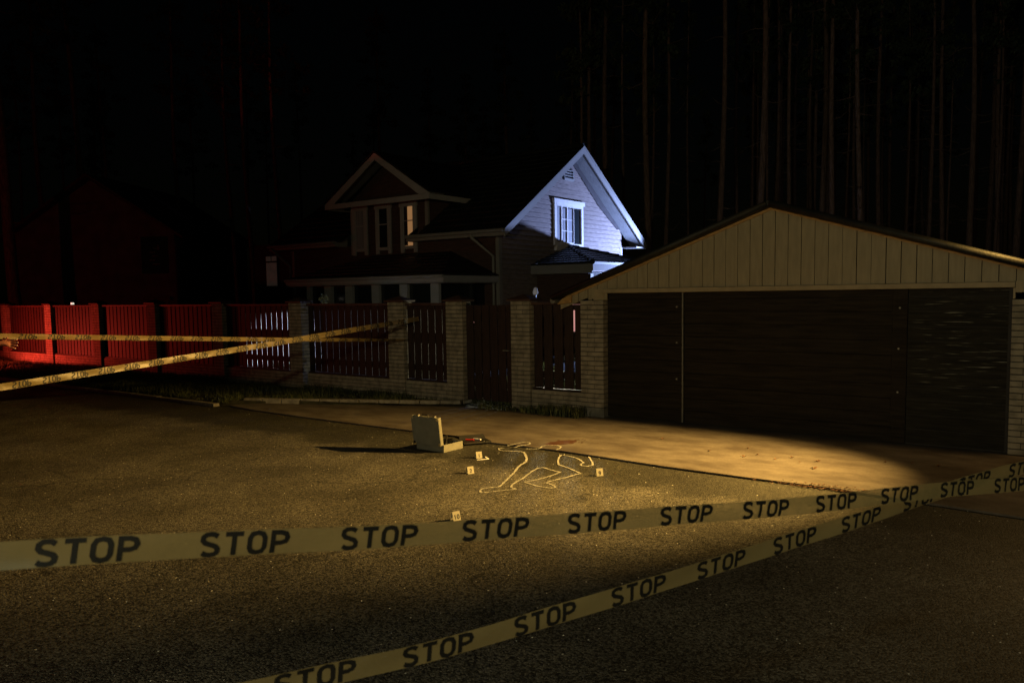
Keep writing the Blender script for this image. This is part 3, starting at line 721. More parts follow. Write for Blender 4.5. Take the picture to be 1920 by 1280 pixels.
# ------------------------------------------------------------------ neighbouring house on the left
NH = thing("neighbour_house", "dim plaster house in red light beyond the left fence", "house", (-21.2, 40, 0), R(-4))
m = MB(); m.box(-4.3, 4.25, 0, 9, 0, 5.4); m.prism([(-4.3, 0, 5.4), (4.25, 0, 5.4), (0, 0, 8.1)], (0, .2, 0)); m.build("wall", "neighbour", NH)
m = MB(); m.prism([(-4.9, -.4, 5.05), (0, -.4, 8.25), (0, -.4, 8.4), (-4.9, -.4, 5.2)], (0, 10, 0)); m.prism([(0, -.4, 8.25), (4.85, -.4, 5.05), (4.85, -.4, 5.2), (0, -.4, 8.4)], (0, 10, 0)); m.build("roof", "cap", NH)
m = MB(); m.box(2.5, 3.9, -.03, .02, 3.35, 5.2); nw = m.build("window", "glass", NH)
m = MB()
for q in range(5): m.box(2.9+random.random()*.3, 3.2+random.random()*.4, -.05, -.035, 3.8+q*.2, 3.84+q*.2)
m.box(3.38, 3.42, -.05, -.035, 4.5, 4.8).box(3.2, 3.46, -.05, -.035, 4.58, 4.63); m.build("window_glints", "white", nw)  # white strips stand in for glints on the dark pane
m = MB(); m.box(2.6, 4.0, -.25, .02, 2.0, 2.15).box(2.7, 3.8, -.05, .02, .3, 1.95); m.build("door_canopy", "cap", NH)
m = MB(); m.tube([(4.35, -.1, 5.0), (4.35, -.1, .2)], .05, 6); m.build("downpipe", "cap", NH)

# ------------------------------------------------------------------ white garden shed and shrub behind the fence
sh = fthing("garden_shed", "low white boarded shed seen only through the picket gaps", "shed", -11.0, 1.0)
m = MB()
for i in range(14): m.box(-.03, 0, .2*i+.004, .2*i+.196, .1, 1.65)
m.build("side_wall", "shedwhite", sh)
m = MB(); m.box(-2.2, -.04, 0, .06, .05, 1.6).box(-2.2, -.04, 2.74, 2.8, .05, 1.6).box(-2.2, -2.15, .06, 2.74, .05, 1.6); m.build("walls", "picket", sh)
m = MB(); m.prism([(-2.3, -.1, 1.62), (.08, -.1, 1.68), (.08, -.1, 1.73), (-2.3, -.1, 1.67)], (0, 3.0, 0)); m.build("roof", "roofing", sh)
def leafy(m, c, r, n, size, sq=(1, 1, 1)):
    for _ in range(n):
        d = Vector((random.gauss(0, 1), random.gauss(0, 1), random.gauss(0, 1))).normalized()*random.random()**.4
        p = Vector(c) + Vector((d.x*r*sq[0], d.y*r*sq[1], d.z*r*sq[2]))
        a = Vector((random.gauss(0, 1), random.gauss(0, 1), random.gauss(0, 1))).normalized(); b = a.orthogonal().normalized()
        s = size*random.uniform(.6, 1.4)
        m.q(p-a*s, p+b*s*.5, p+a*s, p-b*s*.5)
sb = fthing("shrub", "thin pale leaved shrub squeezed between dark pillar and picket panel", "shrub", -7.40, .38)
m = MB()
for k in range(9): leafy(m, (.0+random.uniform(-.02, .03), .12, .35+k*.205), .16, 110, .022, (.55, .8, .9))
m.build("foliage", "shrubleaf", sb)
m = MB()
for k in range(4): m.tube([(0, .12, 0), (random.uniform(-.04, .04), .12, .9), (random.uniform(-.06, .07), .12, 1.9+random.random()*.2)], [.012, .008, .003], 5)
m.build("stem", "bark", sb)
for (u, v, r, h, lb) in ((-1.2, 1.6, .42, .9, "leafy garden bush glowing green through the slits beside the garage pillar"), (-5.6, 1.5, .30, .5, "low garden bush behind the wide picket panel"), (-2.6, 2.2, .3, .6, "small garden bush behind the garden gate")):
    b_ = fthing("bush", lb, "bush", u, v)
    m = MB()
    for k in range(10): leafy(m, (random.gauss(0, r*.5), random.gauss(0, r*.5), .15+random.random()*(h-.2)), r*.5, 160, .028)
    m.build("foliage", "shrubleaf", b_)
    m = MB()
    for k in range(5): m.tube([(0, 0, 0), (random.gauss(0, .1), random.gauss(0, .1), h*.8)], [.015, .005], 5)
    m.build("stem", "bark", b_)
# small lamps
gl = fthing("garden_lamp", "tiny frosted lamp on a thin post between house and gate pillar", "garden lamp", -3.39, 3.0)
m = MB(); m.tube([(0, 0, 0), (0, 0, 2.03)], .02, 8); m.build("post", "black", gl)
m = MB(); m.tube([(0, 0, 2.03), (0, 0, 2.09), (0, 0, 2.17), (.0, 0, 2.19)], [.05, .062, .035, .01], 10); m.build("lamp_glass", "bluelampglass", gl)
gl = fthing("fence_lamp", "tiny bright lamp on top of the second closed red panel", "garden lamp", -18.25, .12)
m = MB(); m.tube([(0, 0, 1.905), (0, 0, 1.93)], .03, 8); m.build("base", "black", gl)
m = MB(); m.box(-.035, .035, -.035, .035, 1.93, 1.985); m.build("lamp_glass", "lampglass", gl)

# ------------------------------------------------------------------ forest
def trunk_mesh(h, r, lean=0, seed=0):
    rnd = random.Random(seed); m = MB(); pts = []; rs = []
    for k in range(10):
        z = h*k/9; pts.append((lean*z + .10*math.sin(z*.35+seed), .08*math.sin(z*.27+seed*2), z)); rs.append(r*(1-.65*k/9)*(1.18 if k == 0 else 1))
    m.tube(pts, rs, 10); return m
def branches_mesh(h, seed=0, z0=5, n=12):
    rnd = random.Random(seed+50); m = MB()
    for k in range(n):
        z = rnd.uniform(z0, h*.7); a = rnd.random()*6.28; L = rnd.uniform(.5, 1.7)
        x, y = .10*math.sin(z*.35+seed), .08*math.sin(z*.27+seed*2)
        dx, dy = math.cos(a), math.sin(a)
        p1 = (x+dx*L*.5, y+dy*L*.5, z-.05*L+rnd.uniform(-.1, .1)); p2 = (x+dx*L, y+dy*L, z+rnd.uniform(-.25, .3))
        m.tube([(x, y, z), p1, p2], [.022, .014, .004], 5)
        if rnd.random() < .6: m.tube([p1, (p1[0]+dy*.3, p1[1]-dx*.3, p1[2]+.12)], [.008, .002], 4)
    return m
def crown_mesh(h, seed=0):
    st = random.getstate(); random.seed(seed+99); m = MB()
    for k in range(26):
        z = random.uniform(h*.62, h*.99); rr = 2.1*(1-(z-h*.62)/(h*.42)); a = random.random()*6.28; d = random.random()*rr
        leafy(m, (math.cos(a)*d, math.sin(a)*d, z), .55, 38, .13, (1, 1, .5))
    random.setstate(st); return m
protos = []
for k, (h, r) in enumerate(((21, .17), (23, .21), (19, .14))):
    protos.append((trunk_mesh(h, r, 0, k*3+1), None, crown_mesh(h, k)))
    tm, bm_ = protos[-1][0], branches_mesh(h, k*3+1)
    n0 = len(tm.v); tm.v += bm_.v; tm.f += [tuple(n0+i for i in f) for f in bm_.f]; tm.m += bm_.m
pm = []
def pine(x, y, k, scale, lean, rz_, label, group=None):
    t = thing("pine_tree", label, "pine tree", (x, y, 0), 0, group)
    t.rotation_euler = (0, lean, rz_); t.scale = (scale, scale, 1)
    for nm, i, mt in (("trunk", 0, "bark"), ("crown", 2, "needles")):
        if (k, nm) not in dict(pm): 
            o = protos[k][i].build(nm, mt, t, smooth=(i == 0)); pm.append(((k, nm), o))
        else:
            src = dict(pm)[(k, nm)]; o = src.copy(); COL.objects.link(o); o.parent = t
    return t
def px2w(px, Y): return ((px-960)/1462.4*Y, Y)
vis = [(38, 36, 1, 1.35, -.035, "thick reddish pine trunk leaning at the left edge of the forest"),
       (1214, 33, 0, .95, .0, "grey pine trunk just right of the blue lit gable"),
       (1290, 44, 2, .6, .0, "very thin pine left of the reddish trunk above the garage's left slope"),
       (1349, 34, 1, .72, .01, "reddish brown pine trunk rising above the garage's left roof slope"),
       (1380, 42, 0, .8, .0, "slim pine with a pale edge left of the bluish trunk"),
       (1424, 33, 1, .82, .006, "bluish lit pine trunk just left of the garage ridge"),
       (1437, 40, 2, .62, .0, "thin pine close to the right of the bluish trunk"),
       (1455, 44, 0, .55, .0, "thin dark pine directly above the garage ridge"),
       (1477, 36, 0, .68, .0, "left one of the close pair of pines right of the garage ridge"),
       (1487, 41, 2, .85, .004, "right one of the close pair of pines right of the garage ridge"),
       (1541, 36, 1, .78, -.004, "brown grey pine trunk, left of the two thick ones above the right roof slope"),
       (1557, 34, 0, .85, -.004, "thick pine with snapped branches, right of the two above the right roof slope"),
       (1613, 33, 2, 1.0, -.022, "pine leaning right with a pale lit left edge"),
       (1600, 46, 0, .7, -.01, "dim reddish pine just left of the leaning pale edged one"),
       (1765, 38, 0, .8, -.02, "faint pine between the leaning trunk and the right edge group"),
       (1820, 36, 1, .75, -.02, "dim brown pine second from the right edge of the photo"),
       (1866, 38, 2, 1.0, -.012, "dim brown pine nearest the right edge of the photo"),
       (100, 46, 0, 1.1, -.02, "dim red pine to the right of the thick leaning one at far left"),
       (175, 42, 1, .95, -.03, "dim red pine rising behind the neighbouring house roof"),
       (350, 45, 0, .9, -.01, "faint pine right of the neighbouring house"),
       (445, 43, 2, 1.0, -.01, "faint pine midway between neighbouring house and timber house"),
       (478, 40, 0, .8, -.01, "faint pine left of the timber house's far wing"),
       (531, 38, 2, .9, -.005, "faint pine above the left eave of the timber house"),
       (1110, 40, 0, .8, .0, "faint pine directly behind the top of the lit gable"),
       (1171, 38, 2, .7, .0, "thin faint pine close to the right slope of the lit gable")]
for i, (px, Y, k, sc, ln, lb) in enumerate(vis):
    x, y = px2w(px, Y); pine(x, y, k, sc, ln, 0 if i % 2 else .0, lb)
rr = random.Random(5); n = 0
for k in range(46):
    px = rr.uniform(1090, 1990); Y = rr.uniform(37, 58); x, y = px2w(px, Y)
    pine(x, y, rr.randrange(3), rr.uniform(.45, .85), rr.uniform(-.015, .012), rr.random()*6, "dark pine lost in the blackness of the deeper forest", "pines deep in the dark forest")
while n < 44:
    px = rr.uniform(-150, 2080); Y = rr.uniform(48, 85); x, y = px2w(px, Y)
    if -29 < x < -14 and y < 54: continue
    pine(x, y, rr.randrange(3), rr.uniform(.7, 1.1), rr.uniform(-.015, .015), rr.random()*6, "dark pine lost in the blackness of the deeper forest", "pines deep in the dark forest"); n += 1

# ------------------------------------------------------------------ barrier tapes
GL = {   # letter strokes in a unit box
 'S': [[(.86, .84), (.70, .93), (.50, .95), (.28, .93), (.13, .84), (.11, .70), (.22, .58), (.5, .50), (.78, .42), (.89, .30), (.87, .16), (.72, .07), (.5, .05), (.28, .07), (.12, .16)]],
 'T': [[(.03, .92), (.97, .92)], [(.5, .84), (.5, .0)]],
 'O': [[(.5, .94), (.22, .88), (.10, .70), (.10, .30), (.22, .12), (.5, .06), (.78, .12), (.90, .30), (.90, .70), (.78, .88), (.5, .94)]],
 'P': [[(.12, .0), (.12, .92), (.55, .92), (.82, .85), (.90, .69), (.82, .53), (.55, .46), (.21, .46)]],
 '1': [[(.25, .72), (.52, .93), (.52, .0)]],
 '2': [[(.12, .72), (.2, .88), (.5, .95), (.8, .88), (.87, .70), (.75, .5), (.15, .08), (.9, .08)]],
 '9': [[(.85, .62), (.7, .45), (.45, .42), (.2, .5), (.12, .68), (.2, .87), (.5, .95), (.8, .87), (.88, .68), (.85, .35), (.7, .12), (.4, .04), (.18, .1)]],
 '0': [[(.5, .94), (.22, .88), (.10, .70), (.10, .30), (.22, .12), (.5, .06), (.78, .12), (.90, .30), (.90, .70), (.78, .88), (.5, .94)]],
}
def stroke_polys(pts, wx, wy):
    # ribbon quads for a polyline in letter space; wx, wy = half widths
    out = []; n = len(pts); L = []; closed = pts[0] == pts[-1]
    for i, p in enumerate(pts):
        a = Vector(pts[i-1] if i > 0 else (pts[-2] if closed else pts[0])); b = Vector(pts[i+1] if i < n-1 else (pts[1] if closed else pts[-1]))
        p = Vector(p)
        d1 = (p-a); d2 = (b-p)
        if d1.length < 1e-6: d1 = d2
        if d2.length < 1e-6: d2 = d1
        d1.normalize(); d2.normalize(); t = (d1+d2).normalized(); nn = Vector((-t.y, t.x))
        k = 1/max(.55, nn.dot(Vector((-d1.y, d1.x))))
        L.append((Vector((p.x-nn.x*wx*k, p.y-nn.y*wy*k)), Vector((p.x+nn.x*wx*k, p.y+nn.y*wy*k))))
    for i in range(n-1):
        k = max(1, int((Vector(pts[i+1])-Vector(pts[i])).length/.16))
        for j in range(k):
            a, b = j/k, (j+1)/k
            out.append((L[i][0].lerp(L[i+1][0], a), L[i][0].lerp(L[i+1][0], b), L[i][1].lerp(L[i+1][1], b), L[i][1].lerp(L[i+1][1], a)))
    return out
def write(m, text, org, ax, ay, off, lw, lh, gap, hw=.085, slant=0, fn=None):
    # fn maps (x, y) in metres along/up to a point
    x = -(len(text)*lw+(len(text)-1)*gap)/2
    for ch in text:
        for st in GL[ch]:
            for q in stroke_polys(st, hw*lh/lw, hw):
                m.q(*[fn(x+p.x*lw+slant*(p.y-.5)*lh, (p.y-.5)*lh) for p in q])
        x += lw+gap
def tape(name, label, C, width, words, spacing, flip=1, tilt=0.0, lh=.89, twist=None, ripple=.0, film="tape"):
    # C: list of (n, point); centre line by linear interpolation on n
    t = thing(name, label, "barrier tape", (0, 0, 0), 0, "printed barrier tapes")
    ns = [c[0] for c in C]; ps = [Vector(c[1]) for c in C]
    def cen(n):
        if n <= ns[0]: i = 0
        elif n >= ns[-1]: i = len(ns)-2
        else: i = max(k for k in range(len(ns)-1) if ns[k] <= n)
        f = (n-ns[i])/(ns[i+1]-ns[i])
        # Catmull-Rom
        p0 = ps[max(i-1, 0)]; p1 = ps[i]; p2 = ps[i+1]; p3 = ps[min(i+2, len(ps)-1)]
        if 0 < i < len(ps)-2 and abs((ns[i+1]-ns[i])-(ns[i]-ns[i-1])) < 1e-6 and abs((ns[i+2]-ns[i+1])-(ns[i+1]-ns[i])) < 1e-6:
            return .5*((2*p1)+(p2-p0)*f+(2*p0-5*p1+4*p2-p3)*f*f+(3*p1-p0-3*p2+p3)*f**3)
        return p1.lerp(p2, f)
    def fr(n):
        d = (cen(n+.02)-cen(n-.02)).normalized(); side = Vector((d.y, -d.x, 0)).normalized()   # towards the camera side
        upv = side.cross(d).normalized()
        if upv.z < 0: upv = -upv
        a = tilt if twist is None else twist(n)
        u2 = upv*math.cos(a)+side*math.sin(a)
        nrm = d.cross(u2).normalized()
        if nrm.dot(side) < 0: nrm = -nrm
        return cen(n), u2, nrm, d
    m = MB(); steps = int((ns[-1]-ns[0])*24); k = 10
    def surf(n, y, off=0):
        c, u2, nrm, d = fr(n)
        cur = .0022*math.cos(y/width*math.pi)*math.sin(n*1.3) + ripple*math.sin(n*5.1+y*30) + .0013*math.sin(n*2.3+y*45) + .0009*math.sin(n*6.7-y*60)
        return c + u2*y + nrm*(cur+off)
    for i in range(steps+1):
        n = ns[0]+(ns[-1]-ns[0])*i/steps
        for j in range(k+1): m.v.append(tuple(surf(n, width*(j/k-.5))))
    for i in range(steps):
        for j in range(k): a = i*(k+1)+j; m.f.append((a, a+k+1, a+k+2, a+1)); m.m.append(0)
    f = m.build("tape_film", film, t, smooth=True)
    m = MB(); LH = width*lh
    for n0 in words:
        lw, gp = spacing*.61/4*.855, spacing*.61/3*.145
        for off in (.0016, -.0016):
            def fn(x, y, n0=n0, off=off): return surf(n0+x/spacing, y*flip, off)
            write(m, "STOP", None, None, None, 0, lw, LH, gp, hw=.105, slant=.07*flip, fn=fn)
    m.build("printed_text", "ink", t)
    return t
T1 = [(-9.5, [-4.45, .25, 1.68]), (-4.2, [-2.47, 1.22, 1.55]), (-1.2, [-1.466, 1.706, 1.467]), (-0.7, [-1.297, 1.787, 1.452]), (-0.35, [-1.18, 1.843, 1.441]), (0, [-1.062, 1.9, 1.43]), (1, [-0.727, 2.062, 1.392]), (2, [-0.392, 2.224, 1.352]), (3, [-0.058, 2.386, 1.322]), (4, [0.276, 2.548, 1.291]), (5, [0.61, 2.71, 1.264]), (6, [0.943, 2.872, 1.234]), (7, [1.276, 3.034, 1.211]), (8, [1.609, 3.197, 1.195]), (9, [1.941, 3.359, 1.174]), (10, [2.274, 3.521, 1.146]), (11, [2.606, 3.683, 1.123]), (12, [2.938, 3.845, 1.1]), (13, [3.27, 4.007, 1.077]), (14, [3.602, 4.169, 1.053])]
T2 = [(-2, [-0.918, 2.004, 0.959]), (-1, [-0.578, 2.167, 0.96]), (0, [-0.24, 2.33, 0.962]), (1, [0.096, 2.493, 0.987]), (2, [0.431, 2.656, 1.014]), (3, [0.764, 2.819, 1.045]), (4, [1.095, 2.982, 1.078]), (5, [1.426, 3.146, 1.107]), (6, [1.755, 3.309, 1.145]), (7, [2.084, 3.472, 1.178]), (8, [2.412, 3.635, 1.198]), (9, [2.74, 3.798, 1.207]), (10, [3.068, 3.961, 1.209]), (11, [3.39, 4.10, 1.19]), (12, [3.66, 4.20, 1.14])]
TA = [(-2.2, [-6.099, 8.597, 1.686]), (-1, [-5.893, 8.937, 1.656]), (0, [-5.721, 9.22, 1.632]), (5, [-4.862, 10.635, 1.521]), (10, [-4.003, 12.051, 1.411]), (15, [-3.142, 13.466, 1.31]), (20, [-2.281, 14.881, 1.209]), (21.1, [-2.091, 15.192, 1.187])]
TB = [(-3, [-6.681, 8.754, 0.957]), (-1, [-6.256, 9.291, 1.009]), (0, [-6.043, 9.56, 1.036]), (5, [-4.987, 10.903, 1.169]), (10, [-3.937, 12.246, 1.303]), (15, [-2.89, 13.59, 1.449]), (20, [-1.846, 14.933, 1.596]), (20.3, [-1.784, 15.013, 1.604])]
tape("barrier_tape", "near barrier tape crossing the whole view from left to right", T1, .068, range(0, 13), .372, 1, twist=lambda n: -.55/(1+math.exp((n-.1)*3.5)))
tape("barrier_tape", "near barrier tape climbing from the bottom edge to the right", T2, .071, range(-1, 10), .372, 1, tilt=.12)
tape("barrier_tape", "far barrier tape stretched level in front of the fence, print upside down", TA, .066, range(0, 21), .335, -1, twist=lambda n: .25+.5*max(0, n-12)/9, ripple=.003, film="tape_dim")
tape("barrier_tape", "far barrier tape rising from the left edge to the fence, print upside down", TB, .086, range(0, 20), .335, -1, tilt=.0, ripple=.002, film="tape_dim")

for (x, y, lb) in ((3.66, 4.20, "slim black post beyond the right edge holding both near tapes"), (-4.45, .25, "slim black post beyond the left edge holding the near tape")):
    t = thing("barrier_post", lb, "post", (x, y, 0))
    m = MB(); m.tube([(0, 0, .02), (0, 0, 1.7)], .022, 10); m.build("pole", "black", t)
    m = MB(); m.tube([(0, 0, 0), (0, 0, .03), (0, 0, .05)], [.17, .16, .04], 20); m.build("base", "black", t)
# ------------------------------------------------------------------ chalk outline and stain
C3 = [
[[-0.084, 10.315], [0.079, 10.515], [0.139, 10.561], [0.215, 10.536], [0.233, 10.455], [0.194, 10.384], [0.077, 10.303], [0.019, 10.208]],
[[0.165, 10.104], [0.323, 10.093], [0.359, 10.148], [0.381, 10.263], [0.435, 10.318], [0.515, 10.318], [0.595, 10.294], [0.635, 10.203], [0.605, 10.089], [0.555, 10.008]],
[[-0.119, 10.275], [-0.165, 10.296], [-0.199, 10.27], [-0.186, 10.182], [-0.14, 10.122], [-0.016, 10.085], [0.085, 10.05], [0.135, 10.007], [0.154, 9.826], [0.167, 9.616], [0.152, 9.417], [0.087, 9.252], [0.049, 9.115], [0.013, 8.892], [-0.037, 8.681], [-0.094, 8.441], [-0.139, 8.25], [-0.165, 8.184], [-0.256, 8.164], [-0.337, 8.113], [-0.357, 8.042], [-0.34, 7.952], [-0.305, 7.968], [-0.163, 8.024], [-0.018, 8.066], [0.018, 8.093], [-0.032, 8.169], [-0.018, 8.281], [0.039, 8.433], [0.097, 8.55], [0.148, 8.712], [0.212, 8.902], [0.287, 9.062], [0.35, 9.095], [0.425, 8.977], [0.499, 8.87], [0.537, 8.837], [0.472, 8.734], [0.368, 8.606], [0.258, 8.491], [0.152, 8.418], [0.114, 8.397], [0.159, 8.328], [0.231, 8.228], [0.311, 8.149], [0.382, 8.115], [0.428, 8.124], [0.44, 8.171], [0.408, 8.256], [0.356, 8.336], [0.377, 8.393], [0.477, 8.486], [0.599, 8.592], [0.705, 8.711], [0.763, 8.758], [0.702, 8.914], [0.615, 9.101], [0.541, 9.232], [0.542, 9.415], [0.566, 9.64], [0.608, 9.794], [0.681, 9.736], [0.77, 9.626], [0.822, 9.485], [0.849, 9.321], [0.804, 9.228], [0.808, 9.158], [0.882, 9.129], [0.945, 9.186], [0.955, 9.338], [0.949, 9.537], [0.946, 9.666]]]
m = MB()
for i, pl in enumerate(C3):
    z = .0285 if i < 2 else .005
    pts = []
    for a, b in zip(pl, pl[1:]):
        a = Vector(a); b = Vector(b); k = max(1, int((b-a).length/.03))
        for j in range(k): pts.append(a.lerp(b, j/k))
    pts.append(Vector(pl[-1]))
    prev = None
    for j, p in enumerate(pts):
        d = (pts[min(j+1, len(pts)-1)]-pts[max(j-1, 0)]).normalized(); nn = Vector((-d.y, d.x))
        h = .0105+.003*math.sin(j*1.7)+random.uniform(0, .003)
        if i == 2 and 8 < j < 50: h += .004
        l_, r_ = p-nn*h, p+nn*h*.9
        if prev: m.q((*prev[0], z), (*l_, z), (*r_, z), (*prev[1], z))
        prev = (l_, r_)
o = m.build("chalk_outline", "chalk"); tag(o, "white chalk outline of a fallen body on asphalt and driveway edge", "chalk outline")
bl = [[0.415, 10.398], [0.504, 10.545], [0.627, 10.63], [0.749, 10.684], [0.877, 10.643], [0.857, 10.549], [0.775, 10.401], [0.61, 10.353], [0.55, 10.328], [0.435, 10.336]]
m = MB(); pts = []
for a, b in zip(bl, bl[1:]+bl[:1]):
    for j in range(5):
        p = Vector(a).lerp(Vector(b), j/5); pts.append((p.x+random.gauss(0, .008), p.y+random.gauss(0, .012), .0272))
m.q(*pts)
for k in range(14):
    cx, cy, r = .9+random.gauss(0, .12), 10.6+random.gauss(0, .10), random.uniform(.006, .02)
    m.q(*[(cx+math.cos(a_*.9)*r, cy+math.sin(a_*.9)*r, .0276+k*.00005) for a_ in range(7)])
o = m.build("blood_stain", "blood"); tag(o, "rusty red stain on the driveway beside the outlined head", "stain")

# ------------------------------------------------------------------ open metal case
CX, CY = -0.905, 10.03; dA = math.atan2(.785, .62)
case = thing("briefcase", "open silver metal case standing by the driveway edge with raised lid", "briefcase", (CX, CY, 0), dA)
# local x: away from the hinge, local y: along hinge (to the left of x)
CW, CD, CH = .50, .37, .105
m = MB()
m.box(0, CD, 0, CW, .004, .012); m.box(0, .012, .012, CW-.012, .012, CH); m.box(CD-.012, CD, .012, CW-.012, .012, CH); m.box(0, CD, 0, .012, .012, CH); m.box(0, CD, CW-.012, CW, .012, CH)
bevel(m.build("base_shell", "alu", case), .004)
m = MB(); m.box(.013, CD-.013, .013, CW-.013, .013, .03); m.build("lining", "case_lining", case)
lid = bpy.data.objects.new("lid", None)
la = R(-98)     # opening beyond the vertical
ca, sa = math.cos(R(97)), math.sin(R(97))
def lp(x, y, z):   # lid closed coords (x from hinge, z up from rim) rotated open about y axis at rim height
    # closed: extends +x, thickness +z; open by 97 degrees
    return (x*ca - z*sa, y, CH + x*sa + z*ca)
def lbox(m, x0, x1, y0, y1, z0, z1):
    P = [lp(x, y, z) for x, y, z in ((x0, y0, z0), (x1, y0, z0), (x1, y1, z0), (x0, y1, z0), (x0, y0, z1), (x1, y0, z1), (x1, y1, z1), (x0, y1, z1))]
    n = len(m.v); m.v += P
    m.f += [tuple(n+i for i in f) for f in ((0, 3, 2, 1), (4, 5, 6, 7), (0, 1, 5, 4), (1, 2, 6, 5), (2, 3, 7, 6), (3, 0, 4, 7))]; m.m += [m.mi]*6
bpy.data.objects.remove(lid)
LT = .055
m = MB(); lbox(m, 0, CD, 0, CW, LT-.008, LT); lbox(m, 0, .012, .012, CW-.012, 0, LT-.008); lbox(m, CD-.012, CD, .012, CW-.012, 0, LT-.008); lbox(m, 0, CD, 0, .012, 0, LT-.008); lbox(m, 0, CD, CW-.012, CW, 0, LT-.008)
lidp = bevel(m.build("lid", "alu", case), .004)
m = MB(); lbox(m, .013, CD-.013, .013, CW-.013, LT-.014, LT-.009); m.build("lining", "case_lining", lidp)
for yy in (.10, .40):
    m = MB(); lbox(m, CD, CD+.016, yy-.02, yy+.02, .0, .03); m.build("latch", "chrome", lidp)
m = MB(); m.tube([lp(CD+.004, .19, .03), lp(CD+.024, .2, .03), lp(CD+.024, .30, .03), lp(CD+.004, .31, .03)], .007, 6); m.build("handle", "black", lidp)
for (yy, xx) in ((.006, .0), (.006, CD-.03), (CW-.036, CD-.03), (CW-.036, 0)):
    m = MB(); lbox(m, xx-.002, xx+.032, yy-.008, yy+.03, LT+.001, LT+.004); m.build("corner_guard", "chrome", lidp)
m = MB(); m.box(CD-.002, CD+.006, .05, .11, .03, .09).box(CD-.002, CD+.006, .38, .44, .03, .09); m.build("latch_plate", "black", case)
# things in and beside the case
def at_case(x, y, z=0):
    p = Vector((CX, CY, z)) + Vector((math.cos(dA)*x - math.sin(dA)*y, math.sin(dA)*x + math.cos(dA)*y, 0)); return p
tl = thing("dusting_brush", "black handled brush standing up out of the open case", "brush", at_case(.26, .20, .03), dA)
m = MB(); m.tube([(0, 0, 0), (.0, 0, .05), (.0, -.01, .15)], [.016, .012, .010], 8); m.build("handle", "black", tl)
m = MB(); m.tube([(0, 0, 0), (.0, 0, .022)], [.024, .019], 8); m.build("bristles", "hair", tl)
tl = thing("flashlight", "small chrome flashlight lying inside the open case", "flashlight", at_case(.20, .30, .05), dA+.3)
m = MB(); m.tube([(-.07, 0, .02), (.05, 0, .02), (.06, 0, .02), (.09, 0, .02)], [.012, .012, .02, .02], 10); m.build("body", "chrome", tl)
tl = thing("tweezers", "silver tweezers lying across the rim of the case", "tweezers", at_case(.31, .22, .112), dA-.8)
m = MB(); m.tube([(-.07, .004, 0), (.07, .002, .002)], .004, 6).tube([(-.07, .004, 0), (.07, .013, .002)], .004, 6); m.build("arms", "chrome", tl)
tl = thing("tool_pouch", "flat black pouch lying open on the driveway edge behind the case", "pouch", (-.52, 10.62, .026), .35)
m = MB(); m.box(-.20, .20, -.10, .11, 0, .018); m.prism([(-.20, .11, .0), (.20, .11, 0), (.18, .20, .07), (-.18, .20, .07)], (0, .012, 0)); bevel(m.build("body", "black", tl), .006)
tl = thing("scalpel", "bright metal blade lying on the black pouch", "scalpel", (-.41, 10.60, .045), -.75)
m = MB(); m.box(-.07, .02, -.006, .006, 0, .008).prism([(.02, -.006, .002), (.08, 0, .002), (.02, .008, .002)], (0, 0, .003)); m.build("blade", "chrome", tl)
tl = thing("marker_pen", "red marker pen lying on the black pouch", "pen", (-.60, 10.66, .045), -.25)
m = MB(); m.tube([(-.06, 0, .01), (.03, 0, .01)], .010, 8).tube([(.03, 0, .01), (.06, 0, .01)], .012, 8); m.build("body", "redplastic", tl)
tl = thing("swab_tube", "white swab tube lying next to the red pen on the pouch", "tube", (-.50, 10.70, .045), -.55)
m = MB(); m.tube([(-.06, 0, .01), (.06, 0, .01)], .009, 8); m.build("body", "shedwhite", tl)

# ------------------------------------------------------------------ numbered evidence markers (folded tents)
def marker(x, y, num, rot, w_=.078, h=.084, lean=.30, label="", z=0, extra=False):
    t = thing("evidence_marker", label, "evidence marker", (x, y, z), rot, "numbered evidence markers")
    d = math.sin(lean)*h; zt = math.cos(lean)*h; th = .0025
    m = MB()
    m.prism([(-w_/2, -d, 0), (w_/2, -d, 0), (w_/2, 0, zt), (-w_/2, 0, zt)], (0, th, 0)); m.build("front_flap", "marker", t)
    m = MB(); m.prism([(-w_/2, d*1.15+th, 0), (w_/2, d*1.15+th, 0), (w_/2, th*1.3, zt), (-w_/2, th*1.3, zt)], (0, th, 0)); m.build("back_flap", "marker", t)
    m = MB(); sx = .030; cx0 = 0
    def fn(xx, yy):
        s = .42+yy/h      # fraction along flap
        return (xx, -d+d*s-.0018, zt*s)
    write(m, num, None, None, None, 0, .024, .042, .008, hw=.10, fn=fn); m.build("printed_number", "ink", t)
    return t
marker(-.437, 9.70, "1", R(22), label="small marker card number 1 next to the open case")
marker(-.50, 8.86, "2", R(26), label="small marker card number 2 on asphalt left of the outlined hip")
marker(.965, 8.66, "9", R(14), label="small marker card number 9 right of the chalk outline")
marker(-.535, 7.0, "10", R(36), label="small marker card number 10 peeping over the near tape")
tg = thing("photo_scale", "white right angled ruler lying by marker number 1", "ruler", (-.40, 9.60, .001), R(18))
m = MB(); m.box(-.06, .10, -.012, .01, 0, .003).box(.082, .10, .0102, .14, 0, .003); m.build("ruler_plate", "shedwhite", tg)

